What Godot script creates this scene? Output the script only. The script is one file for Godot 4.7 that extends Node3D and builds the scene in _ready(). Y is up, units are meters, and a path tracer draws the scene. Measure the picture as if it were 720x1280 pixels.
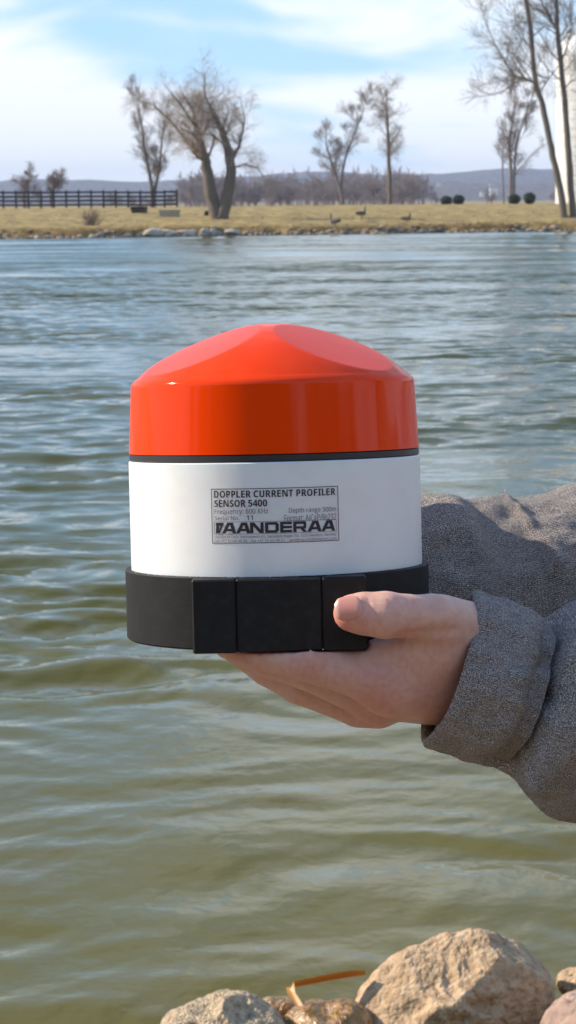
extends Node3D
# A pond on a bright winter day: a person at the right holds out an instrument (black base, white body, orange dome) over the
# water; stones at the near edge; a lawn with bare trees, a fence and a silo on the far bank; wooded hills beyond.

const FOCAL := 2772.0            # the photograph's focal length in its own pixels (1280 high)
const EYE := Vector3(0, 1.6, 0)
const TO_SUN_AZIMUTH := Vector2(-0.970, -0.242)
const SUN_HEIGHT := 31.0

var cam: Camera3D
var view: Basis
var mats := {}
var taken := {}


# ------------------------------------------------------------------ geometry collector
class Shape:
	var v := PackedVector3Array()
	var n := PackedVector3Array()
	var uv := PackedVector2Array()
	var c := PackedColorArray()
	var ix := PackedInt32Array()
	var tint := Color.WHITE

	func add(p: Vector3, nn: Vector3, t := Vector2.ZERO) -> int:
		v.append(p); n.append(nn); uv.append(t); c.append(tint)
		return v.size() - 1

	func tri(a: int, b: int, d: int) -> void:
		ix.append(a); ix.append(b); ix.append(d)

	func quad(a: int, b: int, d: int, e: int) -> void:
		ix.append_array([a, b, d, a, d, e])

	func grid(rows: int, cols: int, first: int, wrap: bool) -> void:
		var last := cols if wrap else cols - 1
		for i in rows - 1:
			for j in last:
				var k := (j + 1) % cols
				quad(first + i * cols + j, first + i * cols + k, first + (i + 1) * cols + k, first + (i + 1) * cols + j)

	# smooth normals from the faces (for grids whose seam is doubled or wrapped)
	func smooth() -> void:
		n.fill(Vector3.ZERO)
		for t in range(0, ix.size(), 3):
			var f := (v[ix[t + 2]] - v[ix[t]]).cross(v[ix[t + 1]] - v[ix[t]])
			for k in 3:
				n[ix[t + k]] += f
		for i in n.size():
			n[i] = n[i].normalized()

	# a tapered tube along points
	func tube(pts: Array, radii: Array, sides := 6, closed_ends := true) -> void:
		var first := v.size()
		var count := pts.size()
		var side := Vector3.ZERO
		var along := 0.0
		for i in count:
			var p: Vector3 = pts[i]
			var d: Vector3 = (pts[mini(i + 1, count - 1)] - pts[maxi(i - 1, 0)]).normalized()
			if side == Vector3.ZERO:
				side = d.cross(Vector3.UP if absf(d.y) < 0.9 else Vector3.RIGHT).normalized()
			side = (side - d * d.dot(side)).normalized()
			var other := d.cross(side)
			if i: along += p.distance_to(pts[i - 1])
			var r: float = radii[i]
			for j in sides:
				var a := TAU * j / sides
				var q := side * cos(a) + other * sin(a)
				add(p + q * r, q, Vector2(float(j) / sides, along))
		grid(count, sides, first, true)
		if closed_ends:
			for e in [0, count - 1]:
				var d2: Vector3 = (pts[0] - pts[1]).normalized() if e == 0 else (pts[count - 1] - pts[count - 2]).normalized()
				var mid := add(pts[e] + d2 * radii[e] * 0.3, d2)
				for j in sides:
					tri(mid, first + e * sides + j, first + e * sides + (j + 1) % sides)

	# a box with bevelled edges, given by its frame
	func box(at: Vector3, size: Vector3, bevel := 0.0, turn := Basis.IDENTITY) -> void:
		var h := size * 0.5
		var e := minf(bevel, minf(h.x, minf(h.y, h.z)) * 0.9)
		if e <= 0.0: e = minf(h.x, minf(h.y, h.z)) * 0.02
		var corner := {}
		for sx in [-1, 1]:
			for sy in [-1, 1]:
				for sz in [-1, 1]:
					var s := Vector3(sx, sy, sz)
					for ax in 3:
						var p := s * h
						for k in 3:
							if k != ax: p[k] -= s[k] * e
						corner[[sx, sy, sz, ax]] = p
		var face := func(ps: Array, out: Vector3):
			var o := turn * out.normalized()
			var id := []
			for p in ps: id.append(add(at + turn * p, o, Vector2(p.x + p.z, p.y + p.z)))
			for k in range(1, id.size() - 1): tri(id[0], id[k], id[k + 1])
		for ax in 3:
			var b := (ax + 1) % 3
			var d := (ax + 2) % 3
			for s in [-1, 1]:
				var ps := []
				for q in [[-1, -1], [1, -1], [1, 1], [-1, 1]]:
					var key := [0, 0, 0, ax]
					key[ax] = s; key[b] = q[0]; key[d] = q[1]
					ps.append(corner[key])
				var o := Vector3.ZERO
				o[ax] = s
				face.call(ps, o)
			for s in [-1, 1]:      # edges between the faces across b and d, running along ax
				for t in [-1, 1]:
					var ps := []
					for q in [[-1, b], [1, b], [1, d], [-1, d]]:
						var key := [0, 0, 0, q[1]]
						key[ax] = q[0]; key[b] = s; key[d] = t
						ps.append(corner[key])
					var o := Vector3.ZERO
					o[b] = s; o[d] = t
					face.call(ps, o)
		for sx in [-1, 1]:
			for sy in [-1, 1]:
				for sz in [-1, 1]:
					face.call([corner[[sx, sy, sz, 0]], corner[[sx, sy, sz, 1]], corner[[sx, sy, sz, 2]]], Vector3(sx, sy, sz))

	func moved(by: Vector3) -> Shape:
		for i in v.size(): v[i] += by
		return self

	func mesh(check := true) -> ArrayMesh:
		if check:
			for t in range(0, ix.size(), 3):
				var a := ix[t]; var b := ix[t + 1]; var d := ix[t + 2]
				if (v[d] - v[a]).cross(v[b] - v[a]).dot(n[a] + n[b] + n[d]) < 0.0:
					ix[t + 1] = d; ix[t + 2] = b
		var arrays := []
		arrays.resize(Mesh.ARRAY_MAX)
		arrays[Mesh.ARRAY_VERTEX] = v
		arrays[Mesh.ARRAY_NORMAL] = n
		arrays[Mesh.ARRAY_TEX_UV] = uv
		arrays[Mesh.ARRAY_COLOR] = c
		arrays[Mesh.ARRAY_INDEX] = ix
		var m := ArrayMesh.new()
		m.add_surface_from_arrays(Mesh.PRIMITIVE_TRIANGLES, arrays)
		return m


# ------------------------------------------------------------------ the scene tree
func numbered(called: String) -> String:
	var k: int = taken.get(called, 0)
	taken[called] = k + 1
	return called if k == 0 else "%s_%03d" % [called, k]


func tag(o: Node3D, label := "", category := "", group := "", kind := "") -> Node3D:
	for pair in [["label", label], ["category", category], ["group", group], ["kind", kind]]:
		if pair[1]: o.set_meta(pair[0], pair[1])
	return o


func thing(called: String, at: Vector3, label: String, category: String, group := "") -> Node3D:
	var o := Node3D.new()
	o.name = numbered(called)
	add_child(o)
	o.position = at
	return tag(o, label, category, group)


func part(called: String, m: Mesh, material: Material, parent: Node3D = null) -> MeshInstance3D:
	var o := MeshInstance3D.new()
	if parent == null:
		o.name = numbered(called)
		add_child(o)
	else:
		var k := 0
		var free := called
		while parent.has_node(NodePath(free)):
			k += 1
			free = "%s_%03d" % [called, k]
		o.name = free
		parent.add_child(o, true)
	o.mesh = m
	o.material_override = material
	o.cast_shadow = GeometryInstance3D.SHADOW_CASTING_SETTING_ON
	return o


func copy(o: Node3D, kind: String) -> Node3D:
	var c: Node3D = o.duplicate()
	c.name = numbered(kind)
	add_child(c)
	return c


func scatter(called: String, m: Mesh, material: Material, places: Array, parent: Node3D = null, tints := []) -> MultiMeshInstance3D:
	var mm := MultiMesh.new()
	mm.transform_format = MultiMesh.TRANSFORM_3D
	mm.use_colors = not tints.is_empty()
	mm.mesh = m
	mm.instance_count = places.size()
	for i in places.size():
		mm.set_instance_transform(i, places[i])
		if mm.use_colors: mm.set_instance_color(i, tints[i % tints.size()])
	var o := MultiMeshInstance3D.new()
	o.multimesh = mm
	o.material_override = material
	if parent:
		o.name = called
		parent.add_child(o, true)
	else:
		o.name = numbered(called)
		add_child(o)
	o.set_meta("kind", "stuff")
	return o


# ------------------------------------------------------------------ measuring from the photograph
func ray(x: float, y: float) -> Vector3:
	return view * Vector3((x - 360.0) / FOCAL, (640.0 - y) / FOCAL, -1.0)


func spot(x: float, y: float, depth: float) -> Vector3:
	return EYE + ray(x, y) * depth


func on_level(x: float, y: float, level := 0.0) -> Vector3:
	var r := ray(x, y)
	return EYE + r * ((level - EYE.y) / r.y)


func on_land(x: float, y: float) -> Vector3:
	var r := ray(x, y)
	r /= absf(r.z)
	var d := 90.0
	while d < 175.0:
		var p := EYE + r * d
		if p.y <= land(p.x, p.z): return Vector3(p.x, land(p.x, p.z), p.z)
		d += 0.2
	var q := EYE + r * 155.0
	return Vector3(q.x, land(q.x, q.z), q.z)


func at_range(x: float, z: float) -> Vector3:      # on the far land, seen at column x, z metres away
	var r := ray(x, 250.0)
	var p := EYE + r * absf(z / r.z)
	return Vector3(p.x, land(p.x, p.z), p.z)


func shore(x: float) -> float:
	return -104.0 - 26.0 * tanh((x - 1.0) * 0.36 / 26.0) + 0.55 * sin(x * 0.5) + 0.3 * sin(x * 1.33 + 1.0) + 0.16 * sin(x * 3.1)


func land(x: float, z: float) -> float:
	var s := shore(x) - z
	var h := 0.34 * smoothstep(-0.15, 0.9, s) + 0.2 * smoothstep(0.9, 12.0, s) + 0.64 * smoothstep(4.0, 52.0, s) - 1.0 * smoothstep(60.0, 150.0, s)
	return h - 0.5 * (1.0 - smoothstep(-1.5, 0.0, s)) + (0.03 * sin(x * 0.9 + z * 0.4) + 0.03 * sin(x * 0.31 - z * 0.7)) * smoothstep(0.5, 4.0, s)


# ------------------------------------------------------------------ materials
func noise_tex(seed_: int, freq: float, octaves := 5, size := 512, stops := [], as_normal := false, kind := FastNoiseLite.TYPE_SIMPLEX_SMOOTH) -> NoiseTexture2D:
	var f := FastNoiseLite.new()
	f.seed = seed_
	f.noise_type = kind
	f.frequency = freq
	f.fractal_octaves = octaves
	var t := NoiseTexture2D.new()
	t.width = size; t.height = size
	t.seamless = true
	t.noise = f
	t.generate_mipmaps = false
	t.as_normal_map = as_normal
	if stops:
		var g := Gradient.new()
		g.offsets = PackedFloat32Array(stops.map(func(s): return s[0]))
		g.colors = PackedColorArray(stops.map(func(s): return lin(s[1][0], s[1][1], s[1][2])))
		t.color_ramp = g
	return t


func lin(r: float, g: float, b: float) -> Color:     # a linear base colour as the sRGB value that Godot wants
	return Color(r, g, b).linear_to_srgb()


func plain(called: String, color: Color, rough := 0.7) -> StandardMaterial3D:
	var m := StandardMaterial3D.new()
	m.resource_name = called
	m.albedo_color = color
	m.roughness = rough
	mats[called] = m
	return m


func textured(called: String, tex: Texture2D, scale: float, rough: float, bump: Texture2D = null, bump_cm := 0.0, bump_same := true) -> StandardMaterial3D:
	var m := plain(called, Color.WHITE, rough)
	m.albedo_texture = tex
	m.uv1_triplanar = true
	m.uv1_world_triplanar = true
	m.uv1_scale = Vector3.ONE * scale
	if bump:
		m.heightmap_enabled = true
		m.heightmap_texture = bump
		m.heightmap_scale = bump_cm
	return m


func make_materials() -> void:
	var m := plain("water", lin(0.072, 0.074, 0.026), 0.06)
	m.vertex_color_use_as_albedo = true
	m.albedo_color = Color.WHITE
	m.metallic_specular = 0.26
	m.uv1_triplanar = true; m.uv1_world_triplanar = true
	m.uv1_scale = Vector3.ONE * 1.15
	m.heightmap_enabled = true
	m.heightmap_texture = noise_tex(5, 0.016, 3, 512)
	m.heightmap_scale = 0.16

	textured("lawn", noise_tex(11, 0.012, 6, 1024, [[0.25, [0.24, 0.17, 0.046]], [0.45, [0.38, 0.268, 0.078]], [0.6, [0.46, 0.32, 0.105]], [0.8, [0.27, 0.225, 0.055]]]), 0.07, 0.95)
	mats.lawn.detail_enabled = true
	mats.lawn.detail_blend_mode = BaseMaterial3D.BLEND_MODE_MUL
	mats.lawn.detail_albedo = noise_tex(12, 0.02, 6, 512, [[0.2, [0.45, 0.42, 0.38]], [0.5, [0.85, 0.83, 0.8]], [0.8, [1, 1, 1]]])
	mats.lawn.uv2_triplanar = true; mats.lawn.uv2_world_triplanar = true
	mats.lawn.uv2_scale = Vector3.ONE * 0.31
	mats.lawn.vertex_color_use_as_albedo = true
	textured("soil", noise_tex(13, 0.02, 6, 512, [[0.2, [0.10, 0.075, 0.05]], [0.55, [0.24, 0.18, 0.12]], [0.8, [0.32, 0.26, 0.18]]]), 0.8, 0.95, noise_tex(14, 0.03, 6), 3.0)
	textured("forest", noise_tex(15, 0.02, 6, 512, [[0.25, [0.045, 0.037, 0.037]], [0.5, [0.105, 0.085, 0.08]], [0.75, [0.17, 0.145, 0.12]]]), 0.012, 1.0)
	textured("bark", noise_tex(16, 0.03, 5, 512, [[0.25, [0.09, 0.068, 0.052]], [0.5, [0.20, 0.16, 0.125]], [0.75, [0.32, 0.265, 0.21]]]), 1.4, 0.95, noise_tex(17, 0.04, 4), 5.0)
	plain("twig", lin(0.21, 0.16, 0.125), 0.9)
	plain("willow_twig", lin(0.42, 0.335, 0.265), 0.85)
	plain("wood_far", lin(0.25, 0.20, 0.185), 1.0)
	textured("fence", noise_tex(18, 0.05, 4, 256, [[0.3, [0.018, 0.017, 0.019]], [0.7, [0.045, 0.042, 0.045]]]), 1.0, 0.7)
	textured("silo", noise_tex(19, 0.02, 5, 512, [[0.25, [0.60, 0.58, 0.54]], [0.5, [0.76, 0.75, 0.72]], [0.8, [0.82, 0.81, 0.79]]]), 0.3, 0.6)
	plain("silo_roof", lin(0.72, 0.73, 0.74), 0.45)
	textured("evergreen", noise_tex(20, 0.06, 4, 256, [[0.3, [0.012, 0.022, 0.010]], [0.7, [0.045, 0.07, 0.028]]]), 1.0, 0.9)
	textured("pale_stone", noise_tex(21, 0.02, 6, 512, [[0.2, [0.22, 0.18, 0.14]], [0.5, [0.44, 0.38, 0.31]], [0.8, [0.58, 0.52, 0.43]]]), 1.6, 0.9, noise_tex(22, 0.03, 5), 2.0)
	plain("dark_wood", lin(0.035, 0.026, 0.022), 0.9)
	plain("cut_wood", lin(0.42, 0.34, 0.26), 0.9)
	plain("house_wall", lin(0.75, 0.74, 0.72), 0.7)
	plain("house_roof", lin(0.20, 0.19, 0.19), 0.7)
	plain("goose_dark", lin(0.055, 0.043, 0.035), 0.8)
	mats.goose_dark.vertex_color_use_as_albedo = true
	mats.goose_dark.albedo_color = Color.WHITE
	plain("dry_grass", lin(0.30, 0.22, 0.10), 0.95)
	mats.dry_grass.backlight_enabled = true
	mats.dry_grass.backlight = Color(0.3, 0.25, 0.12)

	# near stones
	textured("limestone", noise_tex(31, 0.008, 7, 1024, [[0.18, [0.330, 0.214, 0.120]], [0.38, [0.500, 0.337, 0.194]], [0.55, [0.580, 0.399, 0.232]], [0.7, [0.540, 0.389, 0.249]], [0.85, [0.660, 0.484, 0.310]]]), 3.2, 0.88, noise_tex(32, 0.018, 7, 1024), 0.8)
	mats.limestone.detail_enabled = true
	mats.limestone.detail_blend_mode = BaseMaterial3D.BLEND_MODE_MUL
	mats.limestone.detail_albedo = noise_tex(33, 0.03, 6, 512, [[0.2, [0.45, 0.42, 0.40]], [0.36, [0.9, 0.88, 0.86]], [0.8, [1, 1, 1]]])
	mats.limestone.uv2_triplanar = true; mats.limestone.uv2_world_triplanar = true
	mats.limestone.uv2_scale = Vector3.ONE * 9.0
	textured("grey_stone", noise_tex(34, 0.012, 7, 1024, [[0.15, [0.200, 0.147, 0.099]], [0.4, [0.460, 0.342, 0.215]], [0.6, [0.620, 0.465, 0.297]], [0.85, [0.700, 0.551, 0.370]]]), 4.0, 0.9, noise_tex(35, 0.03, 7, 1024), 1.1)
	textured("pink_stone", noise_tex(36, 0.01, 6, 512, [[0.2, [0.22, 0.135, 0.10]], [0.5, [0.35, 0.225, 0.17]], [0.8, [0.44, 0.31, 0.24]]]), 4.0, 0.8, noise_tex(37, 0.02, 6), 0.8)
	textured("wet_stone", noise_tex(38, 0.012, 6, 512, [[0.2, [0.13, 0.065, 0.012]], [0.45, [0.33, 0.165, 0.025]], [0.65, [0.38, 0.21, 0.09]], [0.85, [0.42, 0.28, 0.19]]]), 5.0, 0.22, noise_tex(39, 0.03, 6), 0.7)
	plain("reed", lin(0.42, 0.20, 0.03), 0.45)
	mats.reed.backlight_enabled = true
	mats.reed.backlight = Color(0.5, 0.3, 0.08)
	mats.reed.vertex_color_use_as_albedo = true
	mats.reed.albedo_color = Color.WHITE

	for k in ["limestone", "grey_stone", "pink_stone", "wet_stone"]: mats[k].vertex_color_use_as_albedo = true
	# the instrument
	m = plain("orange_plastic", lin(0.88, 0.052, 0.0005), 0.22)
	m.roughness_texture = noise_tex(44, 0.012, 5, 512, [[0.25, [0.055, 0.055, 0.055]], [0.55, [0.12, 0.12, 0.12]], [0.85, [0.40, 0.40, 0.40]]])
	m.uv1_triplanar = true
	m.uv1_scale = Vector3.ONE * 9.0
	m.specular_mode = BaseMaterial3D.SPECULAR_DISABLED
	m.clearcoat_enabled = true; m.clearcoat = 0.5; m.clearcoat_roughness = 0.09
	m = textured("white_plastic", noise_tex(41, 0.02, 4, 256, [[0.2, [0.795, 0.787, 0.775]], [0.45, [0.83, 0.822, 0.812]], [0.8, [0.84, 0.835, 0.83]]]), 9.0, 0.36)
	m.subsurf_scatter_enabled = true; m.subsurf_scatter_strength = 0.25
	m = textured("black_rubber", noise_tex(42, 0.02, 5, 512, [[0.25, [0.014, 0.013, 0.014]], [0.6, [0.0165, 0.016, 0.0165]], [0.85, [0.022, 0.021, 0.021]]]), 12.0, 0.56, noise_tex(43, 0.12, 3), 0.005)
	mats.black_rubber.metallic_specular = 0.32
	m = plain("gasket_rubber", lin(0.022, 0.022, 0.026), 0.45)
	m = plain("burr", lin(0.35, 0.35, 0.36), 0.5)
	m = plain("label_film", Color(0.60, 0.60, 0.64, 0.08), 0.35)
	m.transparency = BaseMaterial3D.TRANSPARENCY_ALPHA
	plain("ink_black", lin(0.022, 0.022, 0.03), 0.55)
	plain("ink_faint", lin(0.16, 0.16, 0.19), 0.55)

	# the person
	m = textured("skin", noise_tex(51, 0.02, 6, 512, [[0.2, [0.88, 0.80, 0.77]], [0.5, [0.95, 0.92, 0.91]], [0.8, [1, 1, 1]]]), 22.0, 0.46, noise_tex(52, 0.09, 3, 512, [], false, FastNoiseLite.TYPE_CELLULAR), 0.010)
	m.vertex_color_use_as_albedo = true
	m.subsurf_scatter_enabled = true; m.subsurf_scatter_strength = 0.22
	m = plain("nail", Color.WHITE, 0.30)
	m.vertex_color_use_as_albedo = true
	m.clearcoat_enabled = true; m.clearcoat = 0.25; m.clearcoat_roughness = 0.3
	m.subsurf_scatter_enabled = true; m.subsurf_scatter_strength = 0.2
	m = plain("knit", Color.WHITE, 0.95)
	var kn := knit_images()
	m.albedo_texture = kn[0]
	m.heightmap_enabled = true
	m.heightmap_texture = kn[1]
	m.heightmap_scale = 0.20
	m.rim_enabled = true; m.rim = 0.5; m.rim_tint = 0.4
	m.metallic_specular = 0.2
	plain("wool", lin(0.50, 0.455, 0.43), 0.95)
	textured("denim", noise_tex(55, 0.08, 4, 256, [[0.3, [0.02, 0.03, 0.06]], [0.7, [0.05, 0.07, 0.12]]]), 6.0, 0.9)
	textured("hair", noise_tex(56, 0.05, 4, 256, [[0.3, [0.02, 0.012, 0.007]], [0.7, [0.07, 0.045, 0.028]]]), 9.0, 0.6)
	plain("leather", lin(0.03, 0.022, 0.018), 0.5)


# Knitted wool, 48 mm square: heathered yarn colours and the relief of the stitches.
func knit_images() -> Array:
	var size := 512
	var cols := 26
	var rows := 34
	var rng := RandomNumberGenerator.new()
	rng.seed = 77
	var cell := []
	for i in cols * rows * 2: cell.append(rng.randf())
	var fine := FastNoiseLite.new()
	fine.seed = 8; fine.frequency = 0.12; fine.fractal_octaves = 2
	var wide := FastNoiseLite.new()
	wide.seed = 9; wide.frequency = 0.02; wide.fractal_octaves = 3
	var col := PackedByteArray()
	var hgt := PackedByteArray()
	col.resize(size * size * 3)
	hgt.resize(size * size)
	var dark := Vector3(0.082, 0.070, 0.069)
	var light := Vector3(0.98, 0.86, 0.77)
	var brown := Vector3(0.42, 0.29, 0.22)
	for y in size:
		for x in size:
			var u := float(x) / size * cols
			var side := fposmod(u, 1.0) - 0.5
			var w := float(y) / size * rows + absf(side) * 0.9
			var leg := int(u) * 2 + (1 if side > 0.0 else 0)
			var row := int(w) % rows
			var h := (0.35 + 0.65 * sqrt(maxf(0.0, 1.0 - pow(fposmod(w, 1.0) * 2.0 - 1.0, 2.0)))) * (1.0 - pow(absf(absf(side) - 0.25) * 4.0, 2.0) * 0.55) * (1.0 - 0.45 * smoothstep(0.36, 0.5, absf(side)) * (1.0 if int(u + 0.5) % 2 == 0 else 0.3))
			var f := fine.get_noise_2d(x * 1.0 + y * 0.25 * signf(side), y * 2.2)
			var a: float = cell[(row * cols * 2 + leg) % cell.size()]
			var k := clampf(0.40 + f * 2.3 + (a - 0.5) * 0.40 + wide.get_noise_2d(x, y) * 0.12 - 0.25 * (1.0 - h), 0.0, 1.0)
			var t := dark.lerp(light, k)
			if fposmod(a * 7.0, 1.0) > 0.8: t = t.lerp(brown, 0.35)
			var s := Color(t.x, t.y, t.z).linear_to_srgb()
			var at := (y * size + x)
			col[at * 3] = int(clampf(s.r, 0, 1) * 255); col[at * 3 + 1] = int(clampf(s.g, 0, 1) * 255); col[at * 3 + 2] = int(clampf(s.b, 0, 1) * 255)
			hgt[at] = int(clampf(h * 0.8 + f * 0.3 + 0.1, 0, 1) * 255)
	return [ImageTexture.create_from_image(Image.create_from_data(size, size, false, Image.FORMAT_RGB8, col)), ImageTexture.create_from_image(Image.create_from_data(size, size, false, Image.FORMAT_L8, hgt))]


# ------------------------------------------------------------------ air
# Thin winter cloud over pale blue, the same everywhere: streaks that close up towards the horizon.
func make_sky() -> PanoramaSkyMaterial:
	var w := 4096
	var h := 2048
	var f := FastNoiseLite.new()
	f.seed = 21; f.frequency = 1.0; f.fractal_octaves = 5; f.fractal_gain = 0.5
	var warp := FastNoiseLite.new()
	warp.seed = 4; warp.frequency = 1.0; warp.fractal_octaves = 2
	var zenith := Vector3(0.085, 0.20, 0.46)
	var low := Vector3(0.515, 0.80, 1.04)
	var white := Vector3(0.80, 0.84, 0.885)
	var bytes := PackedByteArray()
	var line := PackedByteArray()
	line.resize(w * 3)
	var lut := PackedByteArray()
	lut.resize(4097)
	for i in 4097: lut[i] = int(clampf(Color(i / 4096.0, 0, 0).linear_to_srgb().r, 0, 1) * 255.0 + 0.5)
	var y := 0
	while y < h:
		var el := (0.5 - (y + 0.5) / h) * PI
		if el < -0.01:
			break
		var step := 1 if el < 0.16 else (2 if el < 0.5 else 4)
		var blue := low.lerp(zenith, pow(clampf(sin(maxf(el, 0.0)), 0, 1), 0.44))
		var band := 1.0 - smoothstep(0.0, 0.085, el)
		var ce := cos(el)
		var thin := minf(1.0, 0.15 / maxf(sin(el), 0.01) + 0.10)      # looked through more steeply, the veil covers less
		var up := el / (0.12 + 0.5 * maxf(el, 0.0)) * 1.55
		for x in range(0, w, step):
			var a := (x + 0.5 * step) / w * TAU
			var dx := sin(a) * ce * 9.0
			var dz := -cos(a) * ce * 9.0
			var q := warp.get_noise_3d(dx * 0.5, up * 0.9, dz * 0.5)
			var d := f.get_noise_3d(dx * 0.62, up * 2.3 + q * 0.55, dz * 0.62)
			var cloud := smoothstep(-0.30, 0.34, d + band * 0.62 - 0.03)
			cloud = clampf(cloud * 0.97 + band * 0.10, 0, 1) * thin
			var r := mini(4096, int((blue.x + (white.x - blue.x) * cloud) * 4096.0))
			var g := mini(4096, int((blue.y + (white.y - blue.y) * cloud) * 4096.0))
			var b := mini(4096, int((blue.z + (white.z - blue.z) * cloud) * 4096.0))
			var at := x * 3
			for k in step:
				line[at] = lut[r]; line[at + 1] = lut[g]; line[at + 2] = lut[b]
				at += 3
		for k in step:
			if y < h:
				bytes.append_array(line)
				y += 1
	# below the horizon: the tone of the horizon, as the haze has it
	while y < h:
		bytes.append_array(line)
		y += 1
	var sky := PanoramaSkyMaterial.new()
	sky.panorama = ImageTexture.create_from_image(Image.create_from_data(w, h, false, Image.FORMAT_RGB8, bytes))
	sky.energy_multiplier = 1.0
	return sky


# ------------------------------------------------------------------ bodies: joined tapered capsules, meshed as surface nets
# groups: [[sharpness, [[a, ra, b, rb], ...]], ...]; cuts: [[a, b, width, depth], ...] thin creases; carve(p) > 0 inside what the body may not enter
func body(out: Shape, groups: Array, cell: float, join := 0.006, cuts := [], carve = null, paint = null) -> void:
	var lo := Vector3.INF
	var hi := -Vector3.INF
	for g in groups:
		for b in g[1]:
			lo = lo.min(b[0] - Vector3.ONE * b[1]).min(b[2] - Vector3.ONE * b[3])
			hi = hi.max(b[0] + Vector3.ONE * b[1]).max(b[2] + Vector3.ONE * b[3])
	lo -= Vector3.ONE * cell * 3.0
	hi += Vector3.ONE * cell * 3.0
	var nx := int((hi.x - lo.x) / cell) + 2
	var ny := int((hi.y - lo.y) / cell) + 2
	var nz := int((hi.z - lo.z) / cell) + 2
	var total := nx * ny * nz
	var field := PackedFloat32Array()
	field.resize(total)
	field.fill(1.0)
	for gi in groups.size():
		var k: float = groups[gi][0]
		var sum := PackedFloat32Array()
		sum.resize(total)
		for b in groups[gi][1]:
			var a: Vector3 = b[0]
			var e: Vector3 = b[2]
			var ra: float = b[1]
			var rb: float = b[3]
			var far := 5.0 / k + cell
			var bl := ((a - Vector3.ONE * (ra + far)).min(e - Vector3.ONE * (rb + far)) - lo) / cell
			var bh := ((a + Vector3.ONE * (ra + far)).max(e + Vector3.ONE * (rb + far)) - lo) / cell
			var ab := e - a
			var ll := maxf(ab.length_squared(), 1e-9)
			for z in range(maxi(0, int(bl.z)), mini(nz, int(bh.z) + 1)):
				for y in range(maxi(0, int(bl.y)), mini(ny, int(bh.y) + 1)):
					var at := (z * ny + y) * nx
					for x in range(maxi(0, int(bl.x)), mini(nx, int(bh.x) + 1)):
						var p := lo + Vector3(x, y, z) * cell - a
						var t := clampf(p.dot(ab) / ll, 0.0, 1.0)
						var d := (p - ab * t).length() - ra - (rb - ra) * t
						if d < far: sum[at + x] += exp(-k * d)
		for i in total:
			var d := 0.05 if sum[i] <= 0.0 else minf(0.05, -log(sum[i]) / k)
			if gi == 0:
				field[i] = d
			else:
				var h := clampf(0.5 + 0.5 * (field[i] - d) / join, 0.0, 1.0)
				field[i] = lerpf(field[i], d, h) - join * h * (1.0 - h)
	for c in cuts:
		var a: Vector3 = c[0]
		var e: Vector3 = c[1]
		var w: float = c[2]
		var bl := ((a.min(e) - Vector3.ONE * w * 2.2) - lo) / cell
		var bh := ((a.max(e) + Vector3.ONE * w * 2.2) - lo) / cell
		var ab := e - a
		for z in range(maxi(0, int(bl.z)), mini(nz, int(bh.z) + 1)):
			for y in range(maxi(0, int(bl.y)), mini(ny, int(bh.y) + 1)):
				for x in range(maxi(0, int(bl.x)), mini(nx, int(bh.x) + 1)):
					var p := lo + Vector3(x, y, z) * cell - a
					var t := clampf(p.dot(ab) / ab.length_squared(), 0.0, 1.0)
					var d := (p - ab * t).length() / w
					field[(z * ny + y) * nx + x] += c[3] * exp(-d * d)
	if carve != null:
		for z in nz:
			for y in ny:
				for x in nx:
					var at := (z * ny + y) * nx + x
					if field[at] < 0.02:
						field[at] = maxf(field[at], carve.call(lo + Vector3(x, y, z) * cell))
	# surface nets
	var id := PackedInt32Array()
	id.resize(total)
	id.fill(-1)
	var sx := 1
	var sy := nx
	var sz := nx * ny
	var off := [0, sx, sy, sx + sy, sz, sx + sz, sy + sz, sx + sy + sz]
	var edges := [[0, 1], [2, 3], [4, 5], [6, 7], [0, 2], [1, 3], [4, 6], [5, 7], [0, 4], [1, 5], [2, 6], [3, 7]]
	for z in nz - 1:
		for y in ny - 1:
			for x in nx - 1:
				var at := x + y * sy + z * sz
				var inside := 0
				for k in 8:
					if field[at + off[k]] < 0.0: inside += 1
				if inside == 0 or inside == 8: continue
				var p := Vector3.ZERO
				var count := 0
				for e in edges:
					var f0 := field[at + off[e[0]]]
					var f1 := field[at + off[e[1]]]
					if (f0 < 0.0) == (f1 < 0.0): continue
					var t := f0 / (f0 - f1)
					var q := Vector3(e[0] & 1, (e[0] >> 1) & 1, e[0] >> 2)
					p += q.lerp(Vector3(e[1] & 1, (e[1] >> 1) & 1, e[1] >> 2), t)
					count += 1
				p = lo + (Vector3(x, y, z) + p / count) * cell
				var g := Vector3.ZERO
				for k in 8:
					g += Vector3(1 if k & 1 else -1, 1 if k & 2 else -1, 1 if k & 4 else -1) * field[at + off[k]]
				if paint != null: out.tint = paint.call(p)
				id[at] = out.add(p, g.normalized())
	for z in range(1, nz - 1):
		for y in range(1, ny - 1):
			for x in range(1, nx - 1):
				var at := x + y * sy + z * sz
				var s := field[at] < 0.0
				for ax in 3:
					var d: int = [sx, sy, sz][ax]
					var b: int = [sy, sz, sx][ax]
					var e: int = [sz, sx, sy][ax]
					if s != (field[at + d] < 0.0):
						out.quad(id[at - b - e], id[at - e], id[at], id[at - b])


# ------------------------------------------------------------------ the instrument
var gear: Transform3D        # its frame: y up its axis, z towards the camera's side
const WHITE_R := 0.0655
const RING_R := 0.0683


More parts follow.
